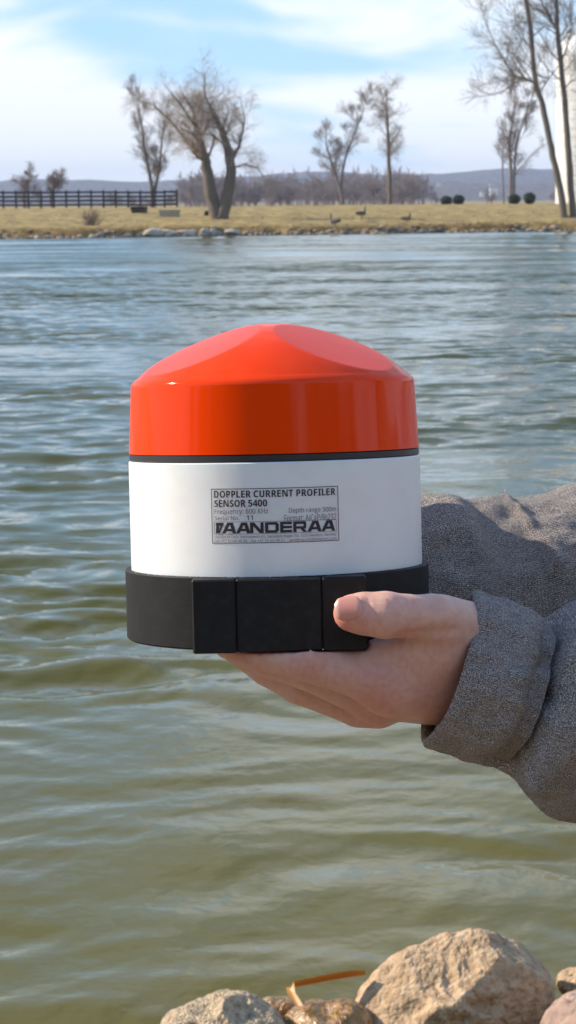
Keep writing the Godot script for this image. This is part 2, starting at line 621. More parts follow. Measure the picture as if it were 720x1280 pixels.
func turned(profile: Array, segments: int) -> Shape:      # [[radius, height], ...] turned about y; sharp corners are doubled
	var s := Shape.new()
	for i in range(profile.size() - 1):
		var a := Vector2(profile[i][0], profile[i][1])
		var b := Vector2(profile[i + 1][0], profile[i + 1][1])
		var nn := Vector2(b.y - a.y, a.x - b.x).normalized()
		var first := s.v.size()
		for q in [a, b]:
			for j in segments + 1:
				var t := TAU * j / segments
				s.add(Vector3(sin(t) * q.x, q.y, cos(t) * q.x), Vector3(sin(t) * nn.x, nn.y, cos(t) * nn.x), Vector2(t * 0.07, q.y))
		s.grid(2, segments + 1, first, false)
	return s


func facet_height(r: float, a: float) -> float:
	var ball := 0.0905
	var base := 0.0596 - (ball - 0.0250)
	var h := base + sqrt(maxf(ball * ball - r * r, 0.0))
	var p := Vector2(sin(a), cos(a)) * r
	var sum := exp(-h * 8000.0 + 620.0)
	var tilt := deg_to_rad(23.3)
	for f in [deg_to_rad(53.0), deg_to_rad(-62.0), deg_to_rad(174.0)]:
		var dir := Vector2(sin(f), cos(f))
		var reach := ball * cos(deg_to_rad(17.9))
		# plane: sin(tilt) * q + cos(tilt) * (y - base) = reach
		var y := base + (reach - sin(tilt) * dir.dot(p)) / cos(tilt)
		var q := Vector3(p.x, y - base, p.y)
		var round_ := maxf(0.0, pow(ball * sin(deg_to_rad(17.9)), 2.0) - (q.length_squared() - reach * reach))
		y += round_ / 1.6      # the faces are slightly crowned
		sum += exp(-y * 8000.0 + 620.0)
	return -(log(sum) - 620.0) / 8000.0


func make_dome() -> Shape:
	var s := Shape.new()
	var segments := 360
	var rows := []
	for k in 9: rows.append([lerpf(0.0652, 0.0636, k / 8.0), lerpf(0.0279, 0.0572, k / 8.0)])
	# rounded shoulder between the wall and the cap, then the cap
	for k in range(1, 12):
		var t := k / 12.0
		var a := Vector2(0.0636, 0.0572)
		var b := Vector2(0.06345, 0.0600)
		var c := Vector2(0.0606, 0.0620)
		var q := a.lerp(b, t).lerp(b.lerp(c, t), t)
		rows.append([q.x, q.y])
	var cap := 150
	for k in cap: rows.append([0.0606 * (1.0 - float(k) / cap), -1.0])
	rows.append([0.00005, -1.0])
	var edge := facet_height(0.0606, 0.0)
	for i in rows.size():
		for j in segments:
			var a := TAU * j / segments
			var r: float = rows[i][0]
			var y: float = rows[i][1]
			if y < 0.0: y = facet_height(r, a)
			elif y > 0.0572: y = minf(y + (edge - 0.0620) * smoothstep(0.0572, 0.062, y), facet_height(minf(r, 0.0606), a) + (0.0606 - r) * 0.6 + 0.0002)
			s.add(Vector3(sin(a) * r, y, cos(a) * r), Vector3.UP, Vector2(a, y))
	s.grid(rows.size(), segments, 0, true)
	s.smooth()
	for i in s.n.size():
		if s.n[i].dot(s.v[i]) < 0: s.n[i] = -s.n[i]
	return s


# lettering that lies on the white wall: fitted to a box of arc lengths (left, right) and heights (low, high)
func lettering(text: String, left: float, right: float, low: float, high: float, bold: bool, squeeze_to := "Hx") -> Shape:
	var font := SystemFont.new()
	font.font_names = PackedStringArray(["Droid Sans"])
	font.font_weight = 700 if bold else 400
	var t := TextMesh.new()
	t.font = font
	t.text = text
	t.font_size = 48
	t.pixel_size = 0.01
	t.depth = 0.0
	t.curve_step = 2.0
	var arrays := t.get_mesh_arrays()
	var v: PackedVector3Array = arrays[Mesh.ARRAY_VERTEX]
	var ix: PackedInt32Array = arrays[Mesh.ARRAY_INDEX]
	var lo := Vector3.INF
	var hi := -Vector3.INF
	for p in v:
		lo = lo.min(p); hi = hi.max(p)
	t.text = "H"
	var cap := -Vector3.INF
	var foot := Vector3.INF
	for p in (t.get_mesh_arrays()[Mesh.ARRAY_VERTEX] as PackedVector3Array):
		cap = cap.max(p); foot = foot.min(p)
	var s := Shape.new()
	for p in v:
		var x := lerpf(left, right, (p.x - lo.x) / (hi.x - lo.x))
		# letters keep their baseline: the cap height fills low..high and descenders hang below
		var base := lo.y if not ("g" in text or "q" in text or "y" in text or "/" in text or "p" in text or "," in text) else lo.y + (cap.y - foot.y) * 0.30
		var top := hi.y
		var y := lerpf(low, high, (p.y - base) / maxf(top - base, 1e-5))
		s.add(Vector3(x, y, 0), Vector3.BACK)
	for i in ix: s.ix.append(i)
	return wrapped(s, 0.00022)


func wrapped(s: Shape, proud: float) -> Shape:
	for i in s.v.size():
		var p := s.v[i]
		var a := p.x / WHITE_R
		var nn := Vector3(sin(a), 0, cos(a))
		s.v[i] = nn * (WHITE_R + proud + p.z) + Vector3.UP * p.y
		s.n[i] = nn
	return s


func strip(s: Shape, left: float, right: float, low: float, high: float, slant := 0.0, cuts := 40) -> void:
	var first := s.v.size()
	for k in 2:
		for j in cuts + 1:
			var x := lerpf(left, right, float(j) / cuts) + slant * k
			s.add(Vector3(x, low if k == 0 else high, 0), Vector3.BACK, Vector2(x, k))
	s.grid(2, cuts + 1, first, false)


func make_instrument() -> void:
	var o := thing("current_sensor", Vector3.ZERO, "cylindrical water sensor with glossy orange dome, white body and black base, held in a hand", "sensor")
	o.transform = gear
	part("dome", make_dome().mesh(), mats.orange_plastic, o)
	part("gasket", turned([[0.060, 0.0246], [0.0646, 0.0247], [0.0651, 0.0252], [0.0651, 0.0274], [0.0646, 0.0278], [0.060, 0.0279]], 240).mesh(), mats.gasket_rubber, o)
	part("white_body", turned([[0.02, -0.0300], [WHITE_R, -0.0300], [WHITE_R, 0.0240], [0.0650, 0.0245], [0.03, 0.0246]], 240).mesh(), mats.white_plastic, o)
	var base := turned([[0.0001, -0.0551], [0.0672, -0.0551], [RING_R, -0.0542], [RING_R, -0.0244], [0.0678, -0.0238], [0.0659, -0.0238], [0.0656, -0.0244], [0.0656, -0.0290]], 240)
	var ring := part("base_ring", base.mesh(), mats.black_rubber, o)
	# the flat-fronted block on the ring: two outer pads with a plate between them
	for b in [[-0.0357, -0.01735, 0.0712], [-0.01715, 0.01895, 0.0709], [0.01915, 0.0377, 0.0712]]:
		var s := Shape.new()
		s.box(Vector3((b[0] + b[1]) * 0.5, -0.0397, b[2] - 0.0115), Vector3(b[1] - b[0], 0.0312 if b[2] > 0.071 else 0.0308, 0.023), 0.0007)
		part("pad", s.mesh(), mats.black_rubber, o)
	# ragged moulding flash along the ring's upper edge
	var rng := RandomNumberGenerator.new()
	rng.seed = 3
	var flash := Shape.new()
	for i in 46:
		var a := rng.randf_range(-0.95, 0.28) if i < 40 else rng.randf_range(-1.2, 0.6)
		var l := rng.randf_range(0.004, 0.02)
		var pts := []
		var rad := []
		for k in 4:
			var b := a + l * k / 3.0
			pts.append(Vector3(sin(b), 0, cos(b)) * (RING_R - 0.0006 + rng.randf_range(-0.0003, 0.0002)) + Vector3.UP * (-0.0239 + rng.randf_range(0, 0.0003)))
			rad.append(rng.randf_range(0.00008, 0.00028))
		flash.tube(pts, rad, 4)
	part("moulding_flash", flash.mesh(), mats.burr, ring)
	make_label(o)


func make_label(o: Node3D) -> void:
	var l := -0.0276
	var r := 0.0278
	var y0 := -0.0096
	var y1 := 0.0136
	var film := Shape.new()
	strip(film, l, r, y0, y1)
	var label := part("label", wrapped(film, 0.00008).mesh(), mats.label_film, o)
	var frame := Shape.new()
	var t := 0.00028
	strip(frame, l, r, y0, y0 + t); strip(frame, l, r, y1 - t, y1)
	strip(frame, l, l + t, y0 + t, y1 - t, 0, 1); strip(frame, r - t, r, y0 + t, y1 - t, 0, 1)
	part("border", wrapped(frame, 0.00015).mesh(), mats.ink_black, label)
	part("title_line", lettering("DOPPLER CURRENT PROFILER", l + 0.0015, r - 0.0013, 0.0098, 0.0127, true).mesh(), mats.ink_black, label)
	part("title_line", lettering("SENSOR 5400", l + 0.0015, l + 0.0245, 0.0059, 0.0088, true).mesh(), mats.ink_black, label)
	part("small_line", lettering("Frequency: 600 KHz", l + 0.0015, l + 0.0248, 0.0029, 0.0050, false).mesh(), mats.ink_faint, label)
	part("small_line", lettering("Serial No.", l + 0.0015, l + 0.0125, 0.0002, 0.0021, false).mesh(), mats.ink_faint, label)
	part("small_line", lettering("11", l + 0.0157, l + 0.0183, 0.0002, 0.0023, false).mesh(), mats.ink_black, label)
	part("small_line", lettering("Depth range 300m", r - 0.0218, r - 0.0012, 0.0029, 0.0050, false).mesh(), mats.ink_faint, label)
	part("small_line", lettering("Format: AiCaP/Rs232", r - 0.0238, r - 0.0012, 0.0001, 0.0021, false).mesh(), mats.ink_faint, label)
	var bar := Shape.new()
	var bt := 0.00016
	var b0 := -0.0057
	var b1 := -0.0004
	strip(bar, l + 0.0012, r - 0.0012, b0, b0 + bt); strip(bar, l + 0.0012, r - 0.0012, b1 - bt, b1)
	strip(bar, l + 0.0012, l + 0.0012 + bt, b0, b1, 0, 1); strip(bar, r - 0.0012 - bt, r - 0.0012, b0, b1, 0, 1)
	part("logo_frame", wrapped(bar, 0.00017).mesh(), mats.ink_faint, label)
	part("logo_mark", logo().mesh(), mats.ink_black, label)
	part("address_line", lettering("Aanderaa Data Instruments AS, Sanddalsringen 5b, 5225 Nesttun, Norway", l + 0.0015, r - 0.0013, -0.0074, -0.0061, false).mesh(), mats.ink_faint, label)
	part("address_line", lettering("tel +47 55 60 48 00 - fax +47 55 60 48 01", l + 0.0015, l + 0.0315, -0.0091, -0.0078, false).mesh(), mats.ink_faint, label)
	part("address_line", lettering("aanderaa.info@xyleminc.com", l + 0.0335, r - 0.0013, -0.0091, -0.0078, false).mesh(), mats.ink_faint, label)


# the maker's wide slab letters: a slanted block, then A A N D E R A A drawn as heavy strokes
func logo() -> Shape:
	var s := Shape.new()
	var low := -0.0053
	var high := -0.0008
	var x0 := -0.0258
	var stroke := func(a: Vector2, b: Vector2, w: float):       # a parallelogram with level ends
		var n := maxi(2, int(absf(b.x - a.x) / 0.0008) + 1)
		var first := s.v.size()
		for k in n + 1:
			var p := a.lerp(b, float(k) / n)
			s.add(Vector3(p.x, p.y, 0), Vector3.BACK)
			s.add(Vector3(p.x + w, p.y, 0), Vector3.BACK)
		for k in n: s.quad(first + k * 2, first + k * 2 + 1, first + k * 2 + 3, first + k * 2 + 2)
	var bar := func(xa: float, xb: float, ya: float, yb: float): strip(s, xa, xb, ya, yb, 0, 8)
	stroke.call(Vector2(x0, low), Vector2(x0 + 0.0004, high), 0.0014)
	stroke.call(Vector2(x0 + 0.0009, low), Vector2(x0 + 0.0029, high), 0.0009)
	stroke.call(Vector2(x0, high - 0.0012), Vector2(x0 + 0.0002, high), 0.0036)
	var h := high - low
	var x := x0 + 0.0030
	for letter in ["A", "A", "N", "D", "E", "R", "A", "A"]:
		var w := 0.0058
		var b := 0.00135
		match letter:
			"A":
				w = 0.0063
				stroke.call(Vector2(x, low), Vector2(x + 0.0024, high), b * 1.15)
				stroke.call(Vector2(x + w - b * 1.15, low), Vector2(x + w - b * 1.15 - 0.0014, high), b * 1.15)
				bar.call(x + 0.0024, x + w - 0.0022, high - h * 0.24, high)
				bar.call(x + 0.0012, x + w - 0.001, low + h * 0.20, low + h * 0.42)
				w += -0.0001
			"N":
				bar.call(x, x + b, low, high); bar.call(x + w - b, x + w, low, high)
				stroke.call(Vector2(x + w - b * 1.3, low), Vector2(x, high), b * 1.3)
				w += 0.0006
			"D":
				bar.call(x, x + b, low, high); bar.call(x + w - b, x + w, low + h * 0.14, high - h * 0.14)
				bar.call(x + b, x + w - 0.0006, low, low + h * 0.24); bar.call(x + b, x + w - 0.0006, high - h * 0.24, high)
				w += 0.0006
			"E":
				w = 0.0050
				bar.call(x, x + b, low, high)
				for q in [0.0, 0.39, 0.77]: bar.call(x + b, x + w, low + h * q, low + h * (q + 0.23))
				w += 0.0006
			"R":
				bar.call(x, x + b, low, high); bar.call(x + w - b, x + w - 0.0002, low + h * 0.45, high - h * 0.1)
				bar.call(x + b, x + w - 0.0004, high - h * 0.24, high); bar.call(x + b, x + w - 0.0004, low + h * 0.32, low + h * 0.54)
				stroke.call(Vector2(x + w - b * 1.1, low), Vector2(x + w - b * 2.2, low + h * 0.36), b * 1.2)
				w += 0.0002
		x += w
	# spread evenly over the logo's width
	var k := (0.0259 - x0) / (x - x0)
	for i in s.v.size(): s.v[i].x = x0 + (s.v[i].x - x0) * k
	return wrapped(s, 0.00024)


# ------------------------------------------------------------------ the person
# A sleeve: rings along a path. path: [[centre, half height, half depth], ...]; folds: [[u0, v0, u1, v1, width, height], ...] in turns and metres
func sleeve(path: Array, folds: Array, around := 150, rows := 170, seed_ := 1, roll := 0.0045, fuzz: Array = []) -> Shape:
	var s := Shape.new()
	var wobble := FastNoiseLite.new()
	wobble.seed = seed_; wobble.frequency = 14.0; wobble.fractal_octaves = 3
	var m := path.size()
	var at := func(t: float) -> Array:
		var i := clampi(int(t), 0, m - 2)
		var f := t - i
		var p0 = path[maxi(i - 1, 0)]; var p1 = path[i]; var p2 = path[i + 1]; var p3 = path[mini(i + 2, m - 1)]
		return [(p1[0] as Vector3).cubic_interpolate(p2[0], p0[0], p3[0], f), cubic_interpolate(p1[1], p2[1], p0[1], p3[1], f), cubic_interpolate(p1[2], p2[2], p0[2], p3[2], f)]
	var toward_eye: Vector3 = view.z
	var along := 0.0
	var before: Vector3 = path[0][0]
	var count := 0
	var inner := 10
	for i in range(-inner, rows + 1):
		var t := float(maxi(i, 0)) / rows * (m - 1)
		var q = at.call(t)
		var d: Vector3 = (at.call(minf(t + 0.05, m - 1.0))[0] - at.call(maxf(t - 0.05, 0.0))[0]).normalized()
		var up := (view.y - d * d.dot(view.y)).normalized()
		var deep := (toward_eye - d * d.dot(toward_eye) - up * up.dot(toward_eye)).normalized()
		if i > 0: along += (q[0] as Vector3).distance_to(before)
		before = q[0]
		var shrink := 0.0
		var slide := 0.0
		if i <= 0:           # the turned-in lip and the inside of the cuff
			var k := float(-i) / inner
			if k < 0.5:
				shrink = roll * (1.0 - cos(k * TAU)) * 0.5
				slide = -roll * 0.55 * sin(k * TAU)
			else:
				shrink = roll
				slide = (k - 0.5) * 0.07
		for j in around + 1:
			var u := float(j) / around
			var a := u * TAU               # 0 = top, a quarter = towards the camera, a half = bottom
			var h := 0.0
			for f in folds:
				for wrap in [-1.0, 0.0, 1.0]:
					var pa := Vector2((f[0] + wrap) * 0.22, f[1])
					var pb := Vector2((f[2] + wrap) * 0.22, f[3])
					var p := Vector2(u * 0.22, along)
					var ab := pb - pa
					var k := clampf((p - pa).dot(ab) / maxf(ab.length_squared(), 1e-9), 0, 1)
					var dd: float = (p - pa - ab * k).length() / f[4]
					if dd < 2.6: h += f[5] * exp(-dd * dd)
			var c := Vector3(cos(a), sin(a), along * 7.0)
			h += wobble.get_noise_3d(c.x * 0.09, c.y * 0.09, along * 1.2) * 0.0042 + wobble.get_noise_3d(c.x * 0.35, c.y * 0.35, along * 5.0 + 3.0) * 0.0011
			var nn := up * cos(a) + deep * sin(a)
			var p2: Vector3 = q[0] + up * cos(a) * (q[1] + h - shrink) + deep * sin(a) * (q[2] + h - shrink) + d * slide
			s.add(p2, nn, Vector2(u * TAU * q[1] / 0.048, (along + slide) / 0.048))
		count += 1
	s.grid(count, around + 1, 0, false)
	s.smooth()
	for i in count:          # the seam's two sides share their normals
		var a := i * (around + 1)
		var b := a + around
		var nn := (s.n[a] + s.n[b]).normalized()
		s.n[a] = nn; s.n[b] = nn
	var out := 0.0
	var mid: Vector3 = (s.v[(inner + 3) * (around + 1)] + s.v[(inner + 3) * (around + 1) + around / 2]) * 0.5
	for j in around: out += s.n[(inner + 3) * (around + 1) + j].dot(s.v[(inner + 3) * (around + 1) + j] - mid)
	if out < 0.0:
		for i in s.n.size(): s.n[i] = -s.n[i]
	return s


# loose fibres standing off the knit
func fibres(from: Shape, count: int, seed_: int) -> Shape:
	var rng := RandomNumberGenerator.new()
	rng.seed = seed_
	var s := Shape.new()
	for i in count:
		var k := rng.randi_range(0, from.v.size() - 1)
		var p := from.v[k] + Vector3(rng.randf_range(-1, 1), rng.randf_range(-1, 1), rng.randf_range(-1, 1)) * 0.0008
		var nn := from.n[k]
		var lean := Vector3(rng.randf_range(-1, 1), rng.randf_range(-1, 1), rng.randf_range(-1, 1))
		var d := (nn * 0.7 + lean * 0.8).normalized()
		var l := rng.randf_range(0.0008, 0.0026)
		var side := d.cross(nn + lean * 0.3).normalized() * 0.00006
		var a := s.add(p - side, nn)
		s.add(p + side, nn)
		s.add(p + d * l + lean * l * 0.2, nn)
		s.tri(a, a + 1, a + 2)
	return s


func skin_paint(p: Vector3) -> Color:
	var base := Color(0.70, 0.425, 0.335)
	for w in warm:
		var d: float = (p - w[0]).length() / w[1]
		if d < 2.0: base = base.lerp(Color(0.62, 0.22, 0.16), w[2] * exp(-d * d))
	return base


var warm := []       # redder places of the skin: [where, size, strength]


func outside_gear(p: Vector3) -> float:      # positive inside the instrument's base
	var q := gear.affine_inverse() * p
	var r := Vector2(q.x, q.z).length()
	var d := maxf(maxf(r - RING_R, q.y + 0.0236), -(q.y + 0.0553))
	var pad := maxf(maxf(absf(q.x - 0.001) - 0.0369, q.z - 0.0714), maxf(q.y + 0.0240, -(q.y + 0.0556)))
	var white := maxf(r - WHITE_R, -(q.y + 0.03))
	return -minf(minf(d, maxf(pad, -q.z)), white) + 0.0002


func make_person() -> void:
	var px := 0.000361
	# ---- left hand, palm up under the base, thumb along its front
	var b := func(x0: float, y0: float, d0: float, r0: float, x1: float, y1: float, d1: float, r1: float) -> Array:
		return [spot(x0, y0, d0), r0 * d0 / FOCAL, spot(x1, y1, d1), r1 * d1 / FOCAL]
	var palm := [
		b.call(592, 838, 0.975, 66, 556, 842, 0.970, 58),
		b.call(600, 836, 1.005, 62, 556, 846, 1.000, 54),
		b.call(556, 842, 0.965, 52, 486, 860, 0.945, 35),
		b.call(556, 850, 0.985, 48, 470, 868, 0.968, 34),
		b.call(556, 850, 0.998, 46, 462, 868, 0.992, 33),
		b.call(560, 846, 1.010, 42, 468, 858, 1.014, 30),
		b.call(584, 812, 0.966, 42, 520, 818, 0.945, 31), b.call(545, 814, 0.946, 32, 466, 820, 0.940, 19),
		b.call(588, 802, 0.968, 42, 550, 779, 0.941, 33),
	]
	var fingers := [
		# thumb
		b.call(584, 790, 0.962, 36, 540, 773, 0.932, 30), b.call(540, 772, 0.932, 29.5, 508, 770, 0.924, 26.5), b.call(508, 770, 0.924, 27, 482, 769, 0.9195, 29.5), b.call(482, 769, 0.9195, 29.5, 454, 767, 0.9195, 26.5), b.call(454, 767, 0.9195, 26.5, 440, 766.5, 0.920, 23.5),
		# index
		b.call(492, 858, 0.944, 34, 462, 850, 0.940, 32), b.call(462, 848, 0.940, 30.5, 385, 827, 0.937, 25), b.call(385, 827, 0.937, 25, 330, 817, 0.943, 22), b.call(330, 817, 0.943, 22, 292, 807, 0.952, 18),
		# middle
		b.call(470, 874, 0.963, 32, 454, 866, 0.959, 30), b.call(454, 866, 0.959, 30, 384, 838, 0.954, 24.5), b.call(384, 838, 0.954, 24.5, 335, 825, 0.960, 22), b.call(335, 825, 0.960, 22, 285, 806, 0.972, 18),
		# ring
		b.call(472, 880, 0.984, 31, 449, 879, 0.980, 30), b.call(449, 879, 0.980, 29.5, 374, 855, 0.974, 25), b.call(374, 855, 0.974, 25, 334, 835, 0.979, 22), b.call(334, 835, 0.979, 22, 290, 808, 0.990, 18),
		# little finger
		b.call(470, 860, 1.014, 30, 446, 856, 1.013, 28), b.call(446, 856, 1.013, 27, 395, 842, 1.006, 22), b.call(395, 842, 1.006, 22, 360, 824, 1.010, 20), b.call(360, 824, 1.010, 19, 330, 808, 1.014, 16),
	]
	var cut := func(x0: float, y0: float, d0: float, x1: float, y1: float, d1: float, w: float, deep: float) -> Array: return [spot(x0, y0, d0), spot(x1, y1, d1), w, deep]
	var cuts := [
		cut.call(500, 797, 0.917, 552, 791, 0.923, 0.0026, 0.0022), cut.call(552, 791, 0.923, 566, 786, 0.930, 0.002, 0.0012),
		cut.call(318, 836, 0.946, 357, 847, 0.942, 0.0022, 0.0016), cut.call(357, 847, 0.942, 402, 859, 0.941, 0.0022, 0.0016), cut.call(402, 859, 0.941, 458, 878, 0.941, 0.0022, 0.0014), cut.call(458, 878, 0.941, 486, 884, 0.944, 0.002, 0.0007), cut.call(345, 848, 0.962, 384, 862, 0.958, 0.0020, 0.0014), cut.call(384, 862, 0.958, 446, 893, 0.960, 0.0020, 0.0013), cut.call(459, 745, 0.9125, 460, 786, 0.9125, 0.0011, 0.0009), cut.call(457, 744, 0.911, 458, 765, 0.910, 0.0010, 0.0006), cut.call(462, 746, 0.911, 463, 768, 0.910, 0.0010, 0.0006), cut.call(490, 744, 0.911, 491, 766, 0.910, 0.0010, 0.0005), cut.call(495, 745, 0.911, 496, 762, 0.910, 0.0009, 0.0004),
		cut.call(384, 812, 0.930, 380, 850, 0.932, 0.0013, 0.0006), cut.call(330, 806, 0.936, 326, 836, 0.938, 0.0012, 0.0006),
	]
	warm = [[spot(418, 768, 0.915), 0.007, 0.75], [spot(440, 780, 0.912), 0.008, 0.45], [spot(470, 868, 0.932), 0.014, 0.5], [spot(300, 815, 0.945), 0.012, 0.5], [spot(384, 832, 0.930), 0.009, 0.4], [spot(455, 900, 0.958), 0.014, 0.5], [spot(560, 880, 0.94), 0.020, 0.3], [spot(500, 795, 0.92), 0.007, 0.35]]
	var hands := Shape.new()
	body(hands, [[260.0, palm], [1900.0, fingers]], 0.0015, 0.0042, cuts, outside_gear, skin_paint)
	var left_hand := hands
	hands = Shape.new()
	# ---- right hand, flat against the far side of the instrument
	var back := func(turn: float, h: float, off: float) -> Vector3: return gear * (Vector3(sin(turn), 0, cos(turn)) * (WHITE_R + off) + Vector3.UP * h)
	var far_palm := []
	var far_fingers := []
	var wrist := spot(500, 756, 1.092)
	for k in 4:
		var h := 0.020 - 0.019 * k
		var r := 0.0095 - 0.0006 * absf(k - 1.0)
		far_palm.append([wrist + Vector3(0.0, (1.5 - k) * 0.007, 0), 0.017, back.call(2.72, h - 0.008, 0.013), 0.0120])
		var reach := 0.95 - 0.09 * absf(k - 1.2)
		far_fingers.append([back.call(2.72, h - 0.008, 0.013), r + 0.0012, back.call(2.72 + reach * 0.45, h, 0.0105), r])
		far_fingers.append([back.call(2.72 + reach * 0.45, h, 0.0105), r, back.call(2.72 + reach * 0.78, h + 0.003, 0.0095), r - 0.0008])
		far_fingers.append([back.call(2.72 + reach * 0.78, h + 0.003, 0.0095), r - 0.0008, back.call(2.72 + reach, h + 0.005, 0.0088), r - 0.002])
	far_palm.append([spot(640, 752, 1.092), 0.024, wrist, 0.0225])
	far_fingers.append([wrist.lerp(back.call(2.8, 0.016, 0.013), 0.55), 0.0125, back.call(2.82, 0.022, 0.0125), 0.011])
	far_fingers.append([back.call(2.82, 0.022, 0.0125), 0.011, back.call(3.0, 0.046, 0.0105), 0.0092])
	body(hands, [[260.0, far_palm], [900.0, far_fingers]], 0.0026, 0.006, [], outside_gear, skin_paint)
	var right_hand := hands
	hands = Shape.new()
	# ---- head and neck, out of the picture to the right, looking at the instrument
	var hc := Vector3(0.60, 1.735, -1.02)
	var head := [[hc + Vector3(0.012, 0.03, 0), 0.088, hc + Vector3(-0.02, 0.02, 0), 0.084], [hc + Vector3(-0.035, -0.03, 0), 0.066, hc + Vector3(-0.055, -0.095, 0), 0.036], [hc + Vector3(0.03, -0.06, 0), 0.058, hc + Vector3(0.045, -0.23, 0), 0.060],
		[hc + Vector3(-0.075, -0.085, 0.018), 0.020, hc + Vector3(-0.075, -0.085, -0.018), 0.020]]
	var features := [[hc + Vector3(-0.101, 0.012, 0), 0.009, hc + Vector3(-0.124, -0.030, 0), 0.0125], [hc + Vector3(-0.098, -0.060, 0.016), 0.0075, hc + Vector3(-0.098, -0.060, -0.016), 0.0075], [hc + Vector3(-0.095, -0.071, 0.013), 0.0075, hc + Vector3(-0.095, -0.071, -0.013), 0.0075],
		[hc + Vector3(-0.092, 0.022, 0.045), 0.009, hc + Vector3(-0.097, 0.024, 0.018), 0.008], [hc + Vector3(-0.092, 0.022, -0.045), 0.009, hc + Vector3(-0.097, 0.024, -0.018), 0.008]]
	for s in [-1, 1]:
		features.append([hc + Vector3(0.004, 0.02, 0.088 * s), 0.011, hc + Vector3(-0.004, -0.03, 0.084 * s), 0.008])
		features.append([hc + Vector3(-0.080, 0.002, 0.030 * s), 0.0125, hc + Vector3(-0.081, 0.002, 0.031 * s), 0.0125])
	body(hands, [[60.0, head], [420.0, features]], 0.005, 0.008, [], null, skin_paint)
	var o := thing("person", Vector3(0.62, 0.12, -1.0), "person in a heather grey knitted jumper holding out the sensor with both hands", "person")
	var base := -o.position
	part("hand", left_hand.moved(base).mesh(), mats.skin, o).set_meta("label", "left hand, palm up under the sensor with its thumb on the black base")
	part("hand", right_hand.moved(base).mesh(), mats.skin, o).set_meta("label", "right hand hidden behind the sensor")
	part("head", hands.moved(base).mesh(), mats.skin, o)
	part("fingernail", thumb_nail().moved(base).mesh(), mats.nail, o)
	# ---- sleeves
	var near_path := [
		[spot(566, 837, 0.968), 99 * px * 0.968, 0.036], [spot(596, 847, 0.969), 99.5 * px * 0.97, 0.038], [spot(626, 857, 0.970), 99.5 * px * 0.97, 0.039], [spot(656, 867, 0.971), 101 * px * 0.97, 0.039],
		[spot(686, 877, 0.972), 107 * px * 0.97, 0.041], [spot(716, 889, 0.973), 122 * px * 0.97, 0.047], [spot(752, 902, 0.974), 134 * px * 0.97, 0.052], [spot(820, 926, 0.976), 142 * px * 0.97, 0.055], [spot(950, 972, 0.974), 146 * px * 0.97, 0.056],
		[spot(1180, 1050, 0.965), 152 * px * 0.97, 0.058], [Vector3(0.352, 1.265, -0.905), 0.058, 0.060], [Vector3(0.44, 1.315, -0.875), 0.060, 0.062], [Vector3(0.53, 1.405, -0.855), 0.064, 0.066], [Vector3(0.60, 1.455, -0.860), 0.066, 0.068]]
	var L := 0.0116      # metres of sleeve per 30 px
	var near_folds := [
		[-0.02, L * 3.1, 0.24, L * 2.95, 0.0056, -0.0190], [0.24, L * 2.95, 0.46, L * 2.85, 0.0056, -0.0140],
		[-0.05, L * 4.0, 0.15, L * 4.1, 0.009, 0.0115], [0.15, L * 4.1, 0.40, L * 3.9, 0.0085, 0.0100], [0.18, L * 4.0, 0.40, L * 3.9, 0.0045, -0.0026],
		[0.05, L * 6.6, 0.30, L * 7.4, 0.007, -0.0040], [0.33, L * 5.8, 0.50, L * 6.6, 0.008, -0.0034], [0.02, L * 1.1, 0.06, L * 2.0, 0.006, 0.0018], [0.30, L * 0.6, 0.34, L * 2.4, 0.008, 0.0012], [0.15, L * 0.4, 0.20, L * 2.6, 0.006, -0.0008],
		[0.1, L * 9.5, 0.4, L * 11, 0.012, -0.005], [-0.1, L * 13, 0.3, L * 15, 0.015, -0.006], [0.0, L * 18, 0.4, L * 20, 0.015, -0.006]]
	var near := sleeve(near_path, near_folds, 170, 300, 5)
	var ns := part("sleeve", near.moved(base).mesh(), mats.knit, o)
	ns.set_meta("label", "near sleeve with its cuff pushed back from the wrist")
	part("wool_fuzz", fibres(near, 9000, 5).mesh(), mats.wool, ns).set_meta("kind", "stuff")
	var far_path := [
		[spot(505, 752, 1.091), 0.0485, 0.042], [spot(545, 747, 1.093), 0.0505, 0.044], [spot(590, 747, 1.096), 0.0500, 0.046], [spot(640, 748, 1.098), 0.0485, 0.047], [spot(690, 741, 1.101), 0.0500, 0.048], [spot(740, 737, 1.104), 0.0525, 0.050],
		[spot(830, 735, 1.109), 0.054, 0.052], [spot(1000, 742, 1.116), 0.055, 0.054], [spot(1180, 752, 1.126), 0.057, 0.056], [Vector3(0.40, 1.345, -1.15), 0.058, 0.060], [Vector3(0.47, 1.385, -1.18), 0.060, 0.062], [Vector3(0.55, 1.435, -1.185), 0.065, 0.066], [Vector3(0.61, 1.46, -1.18), 0.066, 0.068]]
	var K := 0.0196      # metres per 50 px out there
